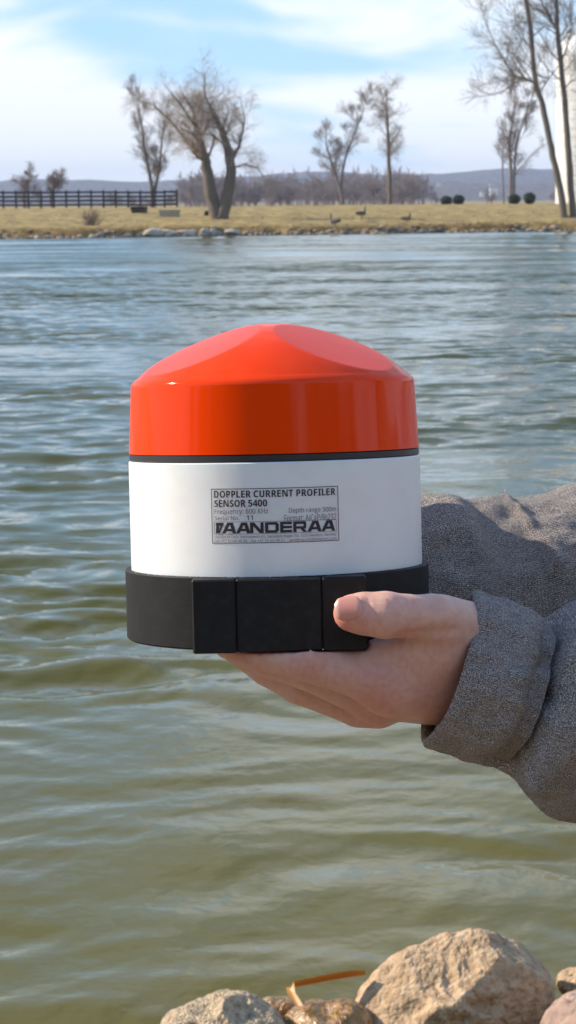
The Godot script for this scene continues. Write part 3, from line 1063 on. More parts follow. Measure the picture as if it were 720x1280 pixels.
	var far_folds := [
		[-0.05, K * 0.75, 0.10, K * 1.1, 0.006, 0.0019], [0.10, K * 1.1, 0.24, K * 1.6, 0.0055, 0.0018], [0.0, K * 1.75, 0.07, K * 1.55, 0.008, -0.0017],
		[0.04, K * 2.6, 0.09, K * 2.9, 0.009, 0.0010], [0.08, K * 2.9, 0.20, K * 3.5, 0.0045, 0.0025], [0.20, K * 3.5, 0.34, K * 3.8, 0.006, 0.0019], [0.04, K * 3.4, 0.10, K * 3.9, 0.010, -0.0012],
		[-0.03, K * 4.6, 0.10, K * 5.1, 0.008, 0.0024], [0.10, K * 5.1, 0.25, K * 5.4, 0.006, 0.0018], [0.05, K * 1.4, 0.2, K * 2.3, 0.005, -0.0010], [0.12, K * 4.2, 0.3, K * 4.6, 0.006, -0.0012],
		[-0.1, K * 7, 0.3, K * 8, 0.012, -0.0025], [-0.1, K * 10, 0.3, K * 11.5, 0.014, -0.0030]]
	var far := sleeve(far_path, far_folds, 170, 280, 6)
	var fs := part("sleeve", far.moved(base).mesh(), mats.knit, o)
	fs.set_meta("label", "far sleeve behind the sensor with its top in the sun")
	part("wool_fuzz", fibres(far, 7000, 6).mesh(), mats.wool, fs).set_meta("kind", "stuff")
	# ---- the rest of the clothes
	var torso := Shape.new()
	body(torso, [[45.0, [
		[Vector3(0.625, 1.455, -0.88), 0.066, Vector3(0.625, 1.455, -1.16), 0.066], [Vector3(0.61, 1.36, -0.94), 0.098, Vector3(0.61, 1.36, -1.10), 0.098], [Vector3(0.62, 1.20, -0.95), 0.098, Vector3(0.62, 1.20, -1.09), 0.098],
		[Vector3(0.63, 1.02, -0.95), 0.104, Vector3(0.63, 1.02, -1.09), 0.104], [Vector3(0.64, 0.96, -0.94), 0.108, Vector3(0.64, 0.96, -1.10), 0.108], [Vector3(0.635, 1.47, -1.02), 0.075, Vector3(0.64, 1.545, -1.02), 0.064]]]], 0.012)
	for i in torso.v.size(): torso.uv[i] = Vector2((torso.v[i].z + torso.v[i].x) / 0.048, torso.v[i].y / 0.048)
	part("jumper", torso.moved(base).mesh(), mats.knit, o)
	var legs := Shape.new()
	var leg_bones := []
	for s in [-1, 1]:
		leg_bones.append([Vector3(0.64, 0.93, -1.02 + 0.09 * s), 0.098, Vector3(0.62, 0.58, -1.02 + 0.11 * s), 0.070])
		leg_bones.append([Vector3(0.62, 0.58, -1.02 + 0.11 * s), 0.068, Vector3(0.66, 0.19, -1.02 + 0.12 * s), 0.056])
	body(legs, [[70.0, leg_bones]], 0.014)
	part("trousers", legs.moved(base).mesh(), mats.denim, o)
	for s in [-1, 1]:
		var shoe := Shape.new()
		body(shoe, [[90.0, [[Vector3(0.67, 0.165, -1.02 + 0.12 * s), 0.046, Vector3(0.50, 0.155, -1.02 + 0.13 * s), 0.036]]]], 0.012)
		part("shoe", shoe.moved(base).mesh(), mats.leather, o)
	var hair := Shape.new()
	body(hair, [[70.0, [[hc + Vector3(0.02, 0.055, 0), 0.089, hc + Vector3(-0.02, 0.060, 0), 0.074], [hc + Vector3(0.045, 0.02, 0.02), 0.080, hc + Vector3(0.055, -0.05, 0), 0.066]]]], 0.008)
	part("hair", hair.moved(base).mesh(), mats.hair, o)


func thumb_nail() -> Shape:
	var s := Shape.new()
	var c := spot(437.5, 764, 0.9198)
	var d := (spot(424, 765, 0.9203) - c).normalized()                       # towards the tip
	var out := (view.z * 0.97 + view.y * 0.22).normalized()
	out = (out - d * d.dot(out)).normalized()
	var side := d.cross(out).normalized()
	var rows := 17
	var cols := 17
	for i in rows:
		for j in cols:
			var a := lerpf(-1, 1, float(i) / (rows - 1))
			var b := lerpf(-1, 1, float(j) / (cols - 1))
			# a rounded square laid on the thumb's curve
			var x := a * sqrt(1.0 - 0.42 * b * b) * 0.0058
			var w := b * sqrt(1.0 - 0.36 * a * a) * 0.0056
			var r := lerpf(26.5, 23.5, clampf((x + 0.004) / 0.009, 0, 1)) * 0.000332
			var ang := w / r
			var tip := maxf(0.0, x - 0.0030)
			var rim := 1.0 - smoothstep(0.78, 1.0, maxf(absf(a), absf(b)))
			var lift := r + 0.00005 + 0.00042 * rim - tip * tip * 62.0
			s.tint = Color(0.66, 0.285, 0.225).lerp(Color(0.74, 0.42, 0.33), smoothstep(0.70, 0.92, a + 0.12 * b * b)).lerp(Color(0.70, 0.38, 0.31), 1.0 - smoothstep(-0.95, -0.6, a + 0.2 * b * b))
			s.add(c + d * x + out * cos(ang) * lift + side * sin(ang) * lift, out, Vector2(a, b))
	s.grid(rows, cols, 0, false)
	s.smooth()
	for i in s.n.size():
		if s.n[i].dot(out) < 0: s.n[i] = -s.n[i]
	return s


# ------------------------------------------------------------------ water, land, hills
func make_water() -> void:
	var rng := RandomNumberGenerator.new()
	rng.seed = 15
	var waves := []
	for i in 34:
		var l := 0.09 * pow(1.05 / 0.09, i / 33.0) * rng.randf_range(0.93, 1.07)
		var a := deg_to_rad(rng.randfn(-9.0, 32.0 if l < 0.28 else 24.0))          # the way it runs, from the line of sight
		var k := TAU / l
		var steep := 0.040 * (0.7 if l < 0.16 else 1.0) * (1.25 if l > 0.2 and l < 0.55 else 0.85) * rng.randf_range(0.75, 1.25)
		waves.append([k * sin(a), k * cos(a), steep / k, rng.randf() * TAU, l, k])
	var gust := FastNoiseLite.new()
	gust.seed = 3; gust.frequency = 0.22; gust.fractal_octaves = 3
	var bend := FastNoiseLite.new()
	bend.seed = 6; bend.frequency = 0.55; bend.fractal_octaves = 2
	var near := 2.6
	# columns: dense where the photograph looks, wider to the sides
	var fan := PackedFloat32Array()
	for i in 16: fan.append(-lerpf(1.9, 0.30, sqrt(i / 16.0)))
	for i in 440: fan.append(lerpf(-0.30, 0.30, pow(absf(i / 439.0 * 2.0 - 1.0), 1.4) * signf(i / 439.0 * 2.0 - 1.0) * 0.5 + 0.5))
	for i in range(1, 17): fan.append(lerpf(0.30, 1.9, pow(i / 16.0, 2.0)))
	var zs := PackedFloat32Array()
	var zz0 := near
	while zz0 < 150.0:
		zs.append(zz0)
		zz0 += clampf(zz0 * zz0 * 0.00062, 0.016, 0.085) if zz0 < 52.0 else 0.085 + (zz0 - 52.0) * 0.012
	var s := Shape.new()
	var cols := fan.size()
	var rows := zs.size()
	s.v.resize(rows * cols); s.n.resize(rows * cols); s.uv.resize(rows * cols); s.c.resize(rows * cols)
	var deep := Vector3(0.064, 0.070, 0.017)
	var silt := Vector3(0.116, 0.097, 0.018)
	for i in rows:
		var z := zs[i]
		var cell := absf(zs[mini(i + 1, rows - 1)] - zs[maxi(i - 1, 0)]) * 0.5
		var live := []
		for w in waves:
			var keep := clampf(w[4] / (cell * 2.4) - 0.35, 0.0, 1.0)
			if z > 50.0: keep = maxf(keep, smoothstep(50.0, 80.0, z) * (0.95 if w[4] > 0.3 else 0.5))
			if w[4] < 0.32: keep *= lerpf(0.45, 1.0, smoothstep(4.4, 9.0, z))
			if w[4] > 0.5: keep *= lerpf(0.34, 0.85, smoothstep(4.5, 13.0, z))
			if keep > 0.0: live.append([w[0], w[1], w[2] * keep, w[3], w[5]])
		var calm := lerpf(0.80, 1.0, smoothstep(4.2, 8.0, z)) * lerpf(1.0, 0.90, smoothstep(6.5, 20.0, z)) * lerpf(1.0, 0.5, smoothstep(40.0, 80.0, z))
		for j in cols:
			var x := fan[j] * z
			var g := calm * (0.86 + 1.0 * gust.get_noise_2d(x * 0.45, z))
			var q := bend.get_noise_2d(x, z * 1.3) * 0.24
			var zz := z + q
			var h := 0.0
			var gx := 0.0
			var gz := 0.0
			for w in live:
				var p: float = w[0] * x + w[1] * zz + w[3]
				var c := cos(p)
				var sn := sin(p)
				# crests sharper than troughs
				h += w[2] * (sn + 0.22 * (1.0 - 2.0 * c * c) * -1.0)
				var dd: float = w[2] * (c + 0.44 * 2.0 * c * sn * 0.5 * 2.0 * 0.5)
				gx += w[0] * dd
				gz += w[1] * dd
			var at := i * cols + j
			s.v[at] = Vector3(x, h * g, -z)
			# far off, only the sides of the waves that face this shore show over the crests before them
			gz = lerpf(gz, absf(gz) * 0.8 + 0.175, smoothstep(22.0, 85.0, z))
			s.n[at] = Vector3(-gx * g, 1.0, gz * g).normalized()
			var shallow := 1.0 - smoothstep(3.6, 13.0, z + q * 2.0 - x * 0.5)
			var t := deep.lerp(silt, shallow)
			s.c[at] = Color(t.x, t.y, t.z)
	s.grid(rows, cols, 0, false)
	var o := part("water", s.mesh(), mats.water)
	o.set_meta("kind", "structure")
	# the same pond beyond the waves' fan
	var flat := Shape.new()
	for q in [[-260.0, -260.0], [260.0, -260.0], [260.0, 8.0], [-260.0, 8.0]]: flat.add(Vector3(q[0], -0.22, q[1]), Vector3.UP)
	flat.tint = Color(deep.x, deep.y, deep.z)
	for i in 4: flat.c[i] = flat.tint
	flat.quad(0, 1, 2, 3)
	part("pond_bed", flat.mesh(), mats.soil).set_meta("kind", "structure")


func make_land() -> void:
	var bumps := FastNoiseLite.new()
	bumps.seed = 9; bumps.frequency = 1.1; bumps.fractal_octaves = 3
	var s := Shape.new()
	var inland := [-4.0, -1.5, -0.6, -0.2, 0.0, 0.12, 0.25, 0.4, 0.55, 0.7, 0.9, 1.2, 1.6, 2.2, 3, 4, 5.5, 7, 9, 11, 14, 17, 20, 24, 28, 32, 37, 42, 47, 52, 57, 63, 70, 80, 95, 120, 150, 220, 350, 600, 1000, 1700, 2600, 3600]
	var fan := PackedFloat32Array()
	for i in 261:
		var t := i / 130.0 - 1.0
		fan.append(signf(t) * (absf(t) * 0.16 + pow(absf(t), 4.0) * 1.5))
	for d in inland:
		for f in fan:
			var x: float = f * (105.0 + maxf(d, 0.0))
			var z: float = shore(clampf(x, -300, 300)) - d
			var y := land(x, z)
			if d < 3.0: y += bumps.get_noise_2d(x, z) * 0.16 * smoothstep(-0.5, 0.3, d) * (1.0 - smoothstep(1.0, 3.0, d))
			var bare := (1.0 - smoothstep(0.7, 2.0, d + bumps.get_noise_2d(x * 0.4, z) * 1.2))
			s.tint = Color(1, 1, 1).lerp(Color(0.62, 0.55, 0.5), bare)
			s.add(Vector3(x, y, z), Vector3.UP, Vector2(x, z))
	s.grid(inland.size(), fan.size(), 0, false)
	s.smooth()
	for i in s.n.size():
		if s.n[i].y < 0: s.n[i] = -s.n[i]
	part("lawn_ground", s.mesh(), mats.lawn).set_meta("kind", "structure")
	# near bank, on which the camera and the person stand
	var b := Shape.new()
	var n := 90
	for i in n:
		for j in n:
			var x := lerpf(-9, 9, float(j) / (n - 1))
			var z := lerpf(6.0, -4.6, float(i) / (n - 1))
			var y := lerpf(-0.28, 0.12, smoothstep(-4.6, -3.1, z)) + bumps.get_noise_2d(x * 1.2, z * 1.2) * 0.05
			b.add(Vector3(x, y, z), Vector3.UP, Vector2(x, z))
	b.grid(n, n, 0, false)
	b.smooth()
	for i in b.n.size():
		if b.n[i].y < 0: b.n[i] = -b.n[i]
	part("near_bank", b.mesh(), mats.soil).set_meta("kind", "structure")


# the shore behind the camera: a rising bank with a bare wood along it
func make_back() -> void:
	var bumps := FastNoiseLite.new()
	bumps.seed = 29; bumps.frequency = 0.12; bumps.fractal_octaves = 3
	var s := Shape.new()
	var n := 70
	for i in n:
		for j in n:
			var x := lerpf(-70, 70, float(j) / (n - 1))
			var z := lerpf(90.0, 5.6, float(i) / (n - 1))
			var y := 0.09 + 3.4 * smoothstep(7.0, 34.0, z) + bumps.get_noise_2d(x, z) * 0.7 * smoothstep(6.0, 14.0, z)
			s.add(Vector3(x, y, z), Vector3.UP, Vector2(x, z))
	s.grid(n, n, 0, false)
	s.smooth()
	for i in s.n.size():
		if s.n[i].y < 0: s.n[i] = -s.n[i]
	part("back_slope", s.mesh(), mats.lawn).set_meta("kind", "structure")
	var rng := RandomNumberGenerator.new()
	rng.seed = 37
	for v in 2:
		var t := Shape.new()
		var how := {"crook": 0.14, "rise": 0.06, "levels": 3, "kids": [0, 7, 6], "spread": 0.6, "shorter": 0.62, "thinner": 0.55, "least": 0.03, "clear": 0.15, "stout": 99.0}
		t.tube([Vector3(0, -0.6, 0), Vector3(0.1, 2.4, 0), Vector3(0, 4.6, 0.1)], [0.22, 0.17, 0.1], 7)
		for b in 11: bough(t, t, rng, Vector3(0, rng.randf_range(0.8, 4.6), 0), Vector3(rng.randfn(0, 0.8), rng.randf_range(0.4, 1.3), rng.randfn(0, 0.8)).normalized(), rng.randf_range(2.0, 3.4), 0.1, 1, how)
		var places := []
		for i in 90:
			var x := rng.randf_range(-60, 60)
			var z := rng.randf_range(22, 60)
			places.append(Transform3D(Basis(Vector3.UP, rng.randf() * TAU).scaled(Vector3.ONE * rng.randf_range(0.8, 1.4)), Vector3(x, 0.09 + 3.4 * smoothstep(7.0, 34.0, z), z)))
		scatter("back_wood", t.mesh(), mats.wood_far, places)


func make_hills() -> void:
	var n := FastNoiseLite.new()
	n.seed = 12; n.frequency = 0.0011; n.fractal_octaves = 4
	var tops := FastNoiseLite.new()
	tops.seed = 13; tops.frequency = 0.03; tops.fractal_octaves = 3
	for range_ in [[1500.0, 12.0, 0.0], [2450.0, 37.0, 60.0]]:
		var s := Shape.new()
		var cols := 420
		var rows := 22
		for i in rows:
			for j in cols:
				var x: float = lerpf(-1.3, 1.3, float(j) / (cols - 1)) * range_[0]
				var t := float(i) / (rows - 1)
				var z: float = -range_[0] - t * 420.0
				var ridge: float = range_[1] * (0.84 + n.get_noise_2d(x + range_[2], 0) * 0.9 + 0.42 * tanh((x / range_[0]) * 9.0 + 0.15))
				if range_[0] < 2000.0: ridge *= 0.6 + 0.5 * smoothstep(-0.1, 0.1, x / range_[0] + 0.03)
				var y := ridge * sin(minf(t * 1.6, 1.0) * PI * 0.5) + tops.get_noise_2d(x, z * 0.6) * 2.6 * smoothstep(0.0, 0.15, t)
				s.add(Vector3(x, maxf(y, -1.0), z), Vector3.UP, Vector2(x, z))
		s.grid(rows, cols, 0, false)
		s.smooth()
		for i in s.n.size():
			if s.n[i].y < 0: s.n[i] = -s.n[i]
		part("hills", s.mesh(), mats.forest).set_meta("kind", "structure")


# ------------------------------------------------------------------ trees
# a bough and all that grows from it; boughs thicker than `stout` go to the trunk's mesh, thinner ones to the crown's
func bough(trunk: Shape, crown: Shape, rng: RandomNumberGenerator, from: Vector3, dir: Vector3, length: float, radius: float, level: int, how: Dictionary) -> void:
	var parts := 4 if level < 2 else 3
	var pts := [from]
	var rad := [radius]
	var d := dir
	var least: float = how.get("least", 0.007)
	for i in range(1, parts + 1):
		d = (d + Vector3(rng.randfn(0, 1), rng.randfn(0, 0.7), rng.randfn(0, 1)) * how.crook * (1.0 + 0.3 * level) + Vector3.UP * (how.rise if level < how.get("hang_from", 9) else -how.get("hang", 0.0))).normalized()
		pts.append(pts[i - 1] + d * length / parts)
		rad.append(maxf(radius * lerpf(1.0, 0.42, float(i) / parts), least))
	var into := trunk if radius > how.get("stout", 0.045) else crown
	into.tube(pts, rad, 7 if radius > 0.06 else (5 if radius > 0.025 else 3), radius > 0.02)
	if level >= how.levels: return
	var n: int = how.kids[mini(level, how.kids.size() - 1)]
	for k in n:
		var t := lerpf(how.get("clear", 0.3), 1.0, (k + rng.randf()) / n) * parts
		var i := mini(int(t), parts - 1)
		var p: Vector3 = (pts[i] as Vector3).lerp(pts[i + 1], t - i)
		var axis: Vector3 = (pts[i + 1] - pts[i]).normalized()
		var side := axis.cross(Vector3(rng.randfn(0, 1), rng.randfn(0, 1), rng.randfn(0, 1))).normalized()
		var spread: float = how.spread * rng.randf_range(0.65, 1.3)
		bough(trunk, crown, rng, p, (axis * cos(spread) + side * sin(spread)).normalized(), length * how.shorter * rng.randf_range(0.7, 1.15) * (1.15 - 0.4 * t / parts), maxf(lerpf(rad[i], rad[i + 1], t - i) * how.thinner, least), level + 1, how)


func tree(called: String, at: Vector3, label: String, stems: Array, how: Dictionary, seed_: int, twig := "twig", group := "") -> Node3D:
	var rng := RandomNumberGenerator.new()
	rng.seed = seed_
	var trunk := Shape.new()
	var crown := Shape.new()
	for st in stems:            # [points of the stem from the base, radii]
		var pts: Array = st[0]
		var rad: Array = st[1]
		var fine := []
		var fr := []
		for i in range(pts.size() - 1):
			for k in 5:
				var t := k / 5.0
				fine.append((pts[i] as Vector3).cubic_interpolate(pts[i + 1], pts[maxi(i - 1, 0)], pts[mini(i + 2, pts.size() - 1)], t) + Vector3(rng.randfn(0, 1), 0, rng.randfn(0, 1)) * rad[i] * 0.07)
				fr.append(lerpf(rad[i], rad[i + 1], t) * rng.randf_range(0.95, 1.06))
		fine.append(pts[-1]); fr.append(rad[-1])
		fr[0] *= 1.35
		trunk.tube(fine, fr, 12)
		var n: int = how.get("boughs", 10)
		for k in n:
			var t := lerpf(how.get("first", 0.35), 1.0, (k + rng.randf() * 0.8) / n)
			var i := mini(int(t * (fine.size() - 1)), fine.size() - 2)
			var axis: Vector3 = (fine[i + 1] - fine[i]).normalized()
			var a := rng.randf() * TAU
			var side := (Vector3(cos(a), 0, sin(a)) - axis * axis.dot(Vector3(cos(a), 0, sin(a)))).normalized()
			var spread: float = how.spread * rng.randf_range(0.8, 1.35)
			var reach: float = how.reach * rng.randf_range(0.7, 1.15) * (1.0 - 0.35 * t)
			bough(trunk, crown, rng, fine[i], (axis * cos(spread) + side * sin(spread)).normalized(), reach, fr[i] * how.get("bough_r", 0.42), 1, how)
		bough(trunk, crown, rng, fine[-1], (fine[-1] - fine[-2]).normalized(), how.reach * 0.8, fr[-1], 1, how)
		for ex in st[2] if st.size() > 2 else []:       # boughs seen one by one: points, radius
			var r := []
			for k in ex[0].size(): r.append(lerpf(ex[1], 0.012, float(k) / (ex[0].size() - 1)))
			trunk.tube(ex[0], r, 6)
			for k in range(1, ex[0].size()):
				for m in 4:
					var ax: Vector3 = (ex[0][k] - ex[0][k - 1]).normalized()
					var p: Vector3 = (ex[0][k - 1] as Vector3).lerp(ex[0][k], rng.randf())
					var sd := ax.cross(Vector3(rng.randfn(0, 1), rng.randfn(0, 1), rng.randfn(0, 1))).normalized()
					bough(trunk, crown, rng, p, (ax * 0.8 + sd * 0.7).normalized(), how.reach * 0.45, r[k] * 0.6, 2, how)
	var o := thing(called, at, label, "tree", group)
	part("trunk", trunk.moved(-at).mesh(), mats.bark, o)
	part("crown", crown.moved(-at).mesh(), mats[twig], o)
	return o


func make_trees() -> void:
	# stems drawn from the photograph at each tree's own distance
	var stem := func(base: Vector3, pts: Array, radii: Array, extra := []) -> Array:
		var depth := (base - EYE).dot(-view.z)
		var v := []
		for p in pts: v.append(spot(p[0], p[1], depth + (p[2] if p.size() > 2 else 0.0)))
		v[0] = base - Vector3.UP * 0.1
		var ex := []
		for e in extra:
			var q := []
			for p in e[0]: q.append(spot(p[0], p[1], depth + (p[2] if p.size() > 2 else 0.0)))
			ex.append([q, e[1]])
		return [v, radii, ex]
	var tall := {"crook": 0.10, "rise": 0.07, "levels": 4, "kids": [0, 6, 5, 4], "spread": 0.70, "shorter": 0.72, "thinner": 0.45, "reach": 2.6, "boughs": 14, "first": 0.40, "bough_r": 0.28, "least": 0.005, "clear": 0.2}
	var p1 := on_land(706, 272)
	tree("bare_tree", p1, "tall bare tree leaning left, left of the two trunks in front of the silo", [stem.call(p1, [[706, 272], [698, 226], [689, 186], [678, 131], [669, 100], [663, 34], [655, -12], [646, -70], [640, -150]], [0.20, 0.18, 0.165, 0.15, 0.135, 0.12, 0.10, 0.07, 0.04], [
		[[[668, 103], [655, 98, 0.3], [642, 94, 0.6], [629, 74, 0.8], [617, 52, 0.7], [606, 26, 0.6], [600, 4, 0.5]], 0.065], [[[668, 104], [653, 98, -0.4], [640, 106, -0.7], [626, 116, -1.0], [612, 118, -1.3], [602, 112, -1.4]], 0.055],
		[[[665, 66], [659, 54, 0.3], [653, 50, 0.5], [647, 60, 0.7], [642, 70, 0.8]], 0.04], [[[662, 28], [650, 27, -0.6], [637, 25, -1.2]], 0.035], [[[668, 92], [685, 98, 0.6], [700, 99, 1.0]], 0.03]])], tall, 41)
	var p2 := on_land(717, 272)
	tree("bare_tree", p2, "tall bare tree with forked top, right of two trunks before the silo", [stem.call(p2, [[717, 272], [713, 226], [710, 181], [706, 127], [700, 70], [697, 38], [696, 0], [697, -60], [700, -140]], [0.20, 0.18, 0.165, 0.15, 0.14, 0.12, 0.10, 0.07, 0.035], [
		[[[698, 40], [690, 28, 0.2], [682, 13, 0.4], [674, -4, 0.6], [664, -40, 0.8], [660, -80, 0.8]], 0.075], [[[703, 74], [709, 58, -0.4], [714, 38, -0.8], [714, 10, -1.0], [716, -30, -1.0]], 0.05], [[[706, 110], [716, 100, 0.4], [730, 92, 0.8]], 0.04]])], tall, 57)
	# the pollard willow on the left
	var p3 := on_land(273, 274)
	var wil := {"crook": 0.13, "rise": 0.06, "levels": 4, "kids": [0, 7, 6, 5], "spread": 0.85, "shorter": 0.80, "thinner": 0.42, "reach": 2.0, "boughs": 12, "first": 0.45, "bough_r": 0.30, "least": 0.0040, "hang": 0.04, "hang_from": 4, "clear": 0.15}
	tree("willow_tree", p3, "broad bare willow with a thick trunk forked into a V near its foot", [
		stem.call(p3, [[270, 274], [264, 245], [259, 215], [252, 184], [246, 164], [243, 150]], [0.36, 0.34, 0.30, 0.24, 0.17, 0.10], [[[[258, 205], [236, 180, 0.5], [212, 150, 0.9], [190, 130, 1.2], [172, 125, 1.4]], 0.11], [[[252, 170], [225, 130, -0.5], [205, 105, -0.8]], 0.09]]),
		stem.call(p3 + Vector3(0.15, 0, 0.1), [[276, 274], [284, 245], [288, 214], [284, 184], [276, 160], [267, 142], [260, 128]], [0.36, 0.33, 0.27, 0.22, 0.16, 0.11, 0.06], [[[[288, 205], [300, 180, 0.5], [306, 150, 0.8], [300, 120, 1.0]], 0.10], [[[287, 212], [305, 205, -0.6], [322, 210, -1.0], [330, 222, -1.2]], 0.06]])], wil, 63, "willow_twig")
	var slim := {"crook": 0.12, "rise": 0.11, "levels": 4, "kids": [0, 7, 6, 5], "spread": 0.5, "shorter": 0.76, "thinner": 0.45, "reach": 1.6, "boughs": 12, "first": 0.25, "bough_r": 0.36, "least": 0.0045, "clear": 0.2}
	var p4 := at_range(638, -178)
	tree("young_tree", p4, "slim bare tree with upswept boughs beside the two dark bushes at the right", [stem.call(p4, [[640, 250], [639, 215], [637, 180], [641, 150], [644, 120]], [0.13, 0.115, 0.10, 0.07, 0.04], [[[[641, 222], [652, 208, 0.6], [666, 192, 1.0], [678, 182, 1.2]], 0.05]]),
		stem.call(p4 + Vector3(0.3, 0, 0), [[645, 250], [643, 215], [646, 180], [655, 150], [662, 128]], [0.10, 0.09, 0.075, 0.05, 0.03])], slim, 71)
	var p5 := at_range(190, -158)
	tree("young_tree", p5, "slim two-stemmed bare tree standing at the fence left of the willow", [stem.call(p5, [[190, 257], [190, 238], [186, 215], [180, 180], [176, 150], [172, 128]], [0.17, 0.14, 0.11, 0.08, 0.06, 0.03]), stem.call(p5 + Vector3(0.1, 0, 0), [[191, 257], [194, 236], [199, 212], [202, 180], [206, 150]], [0.15, 0.12, 0.095, 0.06, 0.03])], slim, 77)
	var p6 := at_range(487, -182)
	tree("young_tree", p6, "straight dark-trunked bare tree on the middle of the lawn's crest", [stem.call(p6, [[487, 256], [487, 230], [486, 200], [485, 172], [484, 148], [483, 128]], [0.21, 0.18, 0.165, 0.13, 0.09, 0.05])], {"crook": 0.12, "rise": 0.09, "levels": 4, "kids": [0, 6, 5, 4], "spread": 0.85, "shorter": 0.74, "thinner": 0.45, "reach": 2.2, "boughs": 13, "first": 0.30, "bough_r": 0.3, "least": 0.007, "clear": 0.2}, 83)
	var p7 := at_range(428, -300)
	tree("young_tree", p7, "faint spreading bare tree behind the crest, left of the straight dark trunk", [stem.call(p7, [[428, 258], [427, 235], [430, 205], [440, 175], [450, 150], [456, 132]], [0.22, 0.19, 0.16, 0.12, 0.08, 0.04]), stem.call(p7 + Vector3(0.4, 0, 0), [[429, 258], [424, 232], [415, 205], [408, 180]], [0.24, 0.2, 0.15, 0.08])], {"crook": 0.12, "rise": 0.09, "levels": 4, "kids": [0, 7, 6, 5], "spread": 0.6, "shorter": 0.76, "thinner": 0.45, "reach": 2.6, "boughs": 9, "first": 0.35, "bough_r": 0.35, "least": 0.010, "clear": 0.2, "stout": 0.09}, 91)
	var far := {"crook": 0.13, "rise": 0.05, "levels": 4, "kids": [0, 7, 6, 5], "spread": 0.62, "shorter": 0.75, "thinner": 0.45, "reach": 1.7, "boughs": 9, "first": 0.2, "bough_r": 0.4, "least": 0.009, "clear": 0.2, "stout": 0.09}
	for q in [[32.0, 226.0, "first of the two faint bare trees beyond the fence, by the picture's left edge"], [66.0, 230.0, "second of the two faint bare trees beyond the fence, shorter and denser"]]:
		var p := at_range(q[0], -255)
		tree("young_tree", p, q[2], [stem.call(p, [[q[0], 256], [q[0] - 2, 246], [q[0] + 1, 236], [q[0] + 3, q[1]]], [0.2, 0.16, 0.11, 0.05])], far, 97 + int(q[0]))
	var pb := at_range(536, -220)
	tree("young_tree", pb, "thin grey sapling just left of the slim tree with upswept boughs", [stem.call(at_range(630, -200), [[630, 252], [629, 230], [628, 205], [629, 180], [631, 160]], [0.07, 0.06, 0.05, 0.04, 0.02])], {"crook": 0.12, "rise": 0.1, "levels": 3, "kids": [0, 5, 4], "spread": 0.5, "shorter": 0.6, "thinner": 0.55, "reach": 1.6, "boughs": 7, "first": 0.4, "bough_r": 0.45, "least": 0.010, "clear": 0.2}, 103)
	make_woods()


func make_woods() -> void:
	var rng := RandomNumberGenerator.new()
	rng.seed = 31
	var kinds := []
	for k in 4:
		var s := Shape.new()
		var how := {"crook": 0.14, "rise": 0.06, "levels": 3, "kids": [0, 7, 6], "spread": 0.6, "shorter": 0.62, "thinner": 0.55, "least": 0.035, "clear": 0.15, "stout": 99.0}
		var top := Vector3(rng.randfn(0, 0.3), rng.randf_range(3.0, 4.2), 0)
		s.tube([Vector3(0, -0.4, 0), top * 0.5, top], [0.2, 0.16, 0.1], 6)
		for b in 9: bough(s, s, rng, top * rng.randf_range(0.25, 1.0), Vector3(rng.randfn(0, 0.8), rng.randf_range(0.5, 1.4), rng.randfn(0, 0.8)).normalized(), rng.randf_range(2.0, 3.4), 0.1, 1, how)
		kinds.append(s.mesh())
	for k in 4:
		var places := []
		var tints := []
		for i in 75:
			var z := -rng.randf_range(430, 820)
			# thick from the willow to the middle, thinner to the right, brush on the left
			var col := rng.randf_range(225, 530) if rng.randf() < 0.74 else rng.randf_range(-250, 1000)
			var p := at_range(col, z)
			var size := rng.randf_range(0.75, 1.35) * (1.0 if col > 215 and col < 530 else 0.5) * (-z / 640.0)
			places.append(Transform3D(Basis(Vector3.UP, rng.randf() * TAU).scaled(Vector3.ONE * size), p))
		scatter("far_wood", kinds[k], mats.wood_far, places)


# ------------------------------------------------------------------ things on the far bank
func lump(size: Vector3, seed_: int, rows := 26, cols := 34, rough := 0.2, cuts := 7, flat := 0.72) -> Shape:
	var rng := RandomNumberGenerator.new()
	rng.seed = seed_
	var n := FastNoiseLite.new()
	n.seed = seed_; n.frequency = 0.9; n.fractal_octaves = 5
	var planes := []
	for i in cuts: planes.append([Vector3(rng.randfn(0, 1), rng.randfn(0, 0.8), rng.randfn(0, 1)).normalized(), rng.randf_range(flat, 0.95)])
	var s := Shape.new()
	for i in rows:
		for j in cols:
			var a := float(i) / (rows - 1) * PI
			var b := TAU * j / cols
			var d := Vector3(sin(a) * cos(b), cos(a), sin(a) * sin(b))
			var r := 1.0
			for p in planes:
				var k: float = d.dot(p[0])
				if k > 0.05: r = minf(r, p[1] / k)
			r += n.get_noise_3dv(d * 1.4 + Vector3.ONE * seed_) * rough
			s.add(d * r * size, d, Vector2(b, a))
	s.grid(rows, cols, 0, true)
	s.smooth()
	for i in s.n.size():
		if s.n[i].dot(s.v[i]) < 0: s.n[i] = -s.n[i]
	return s


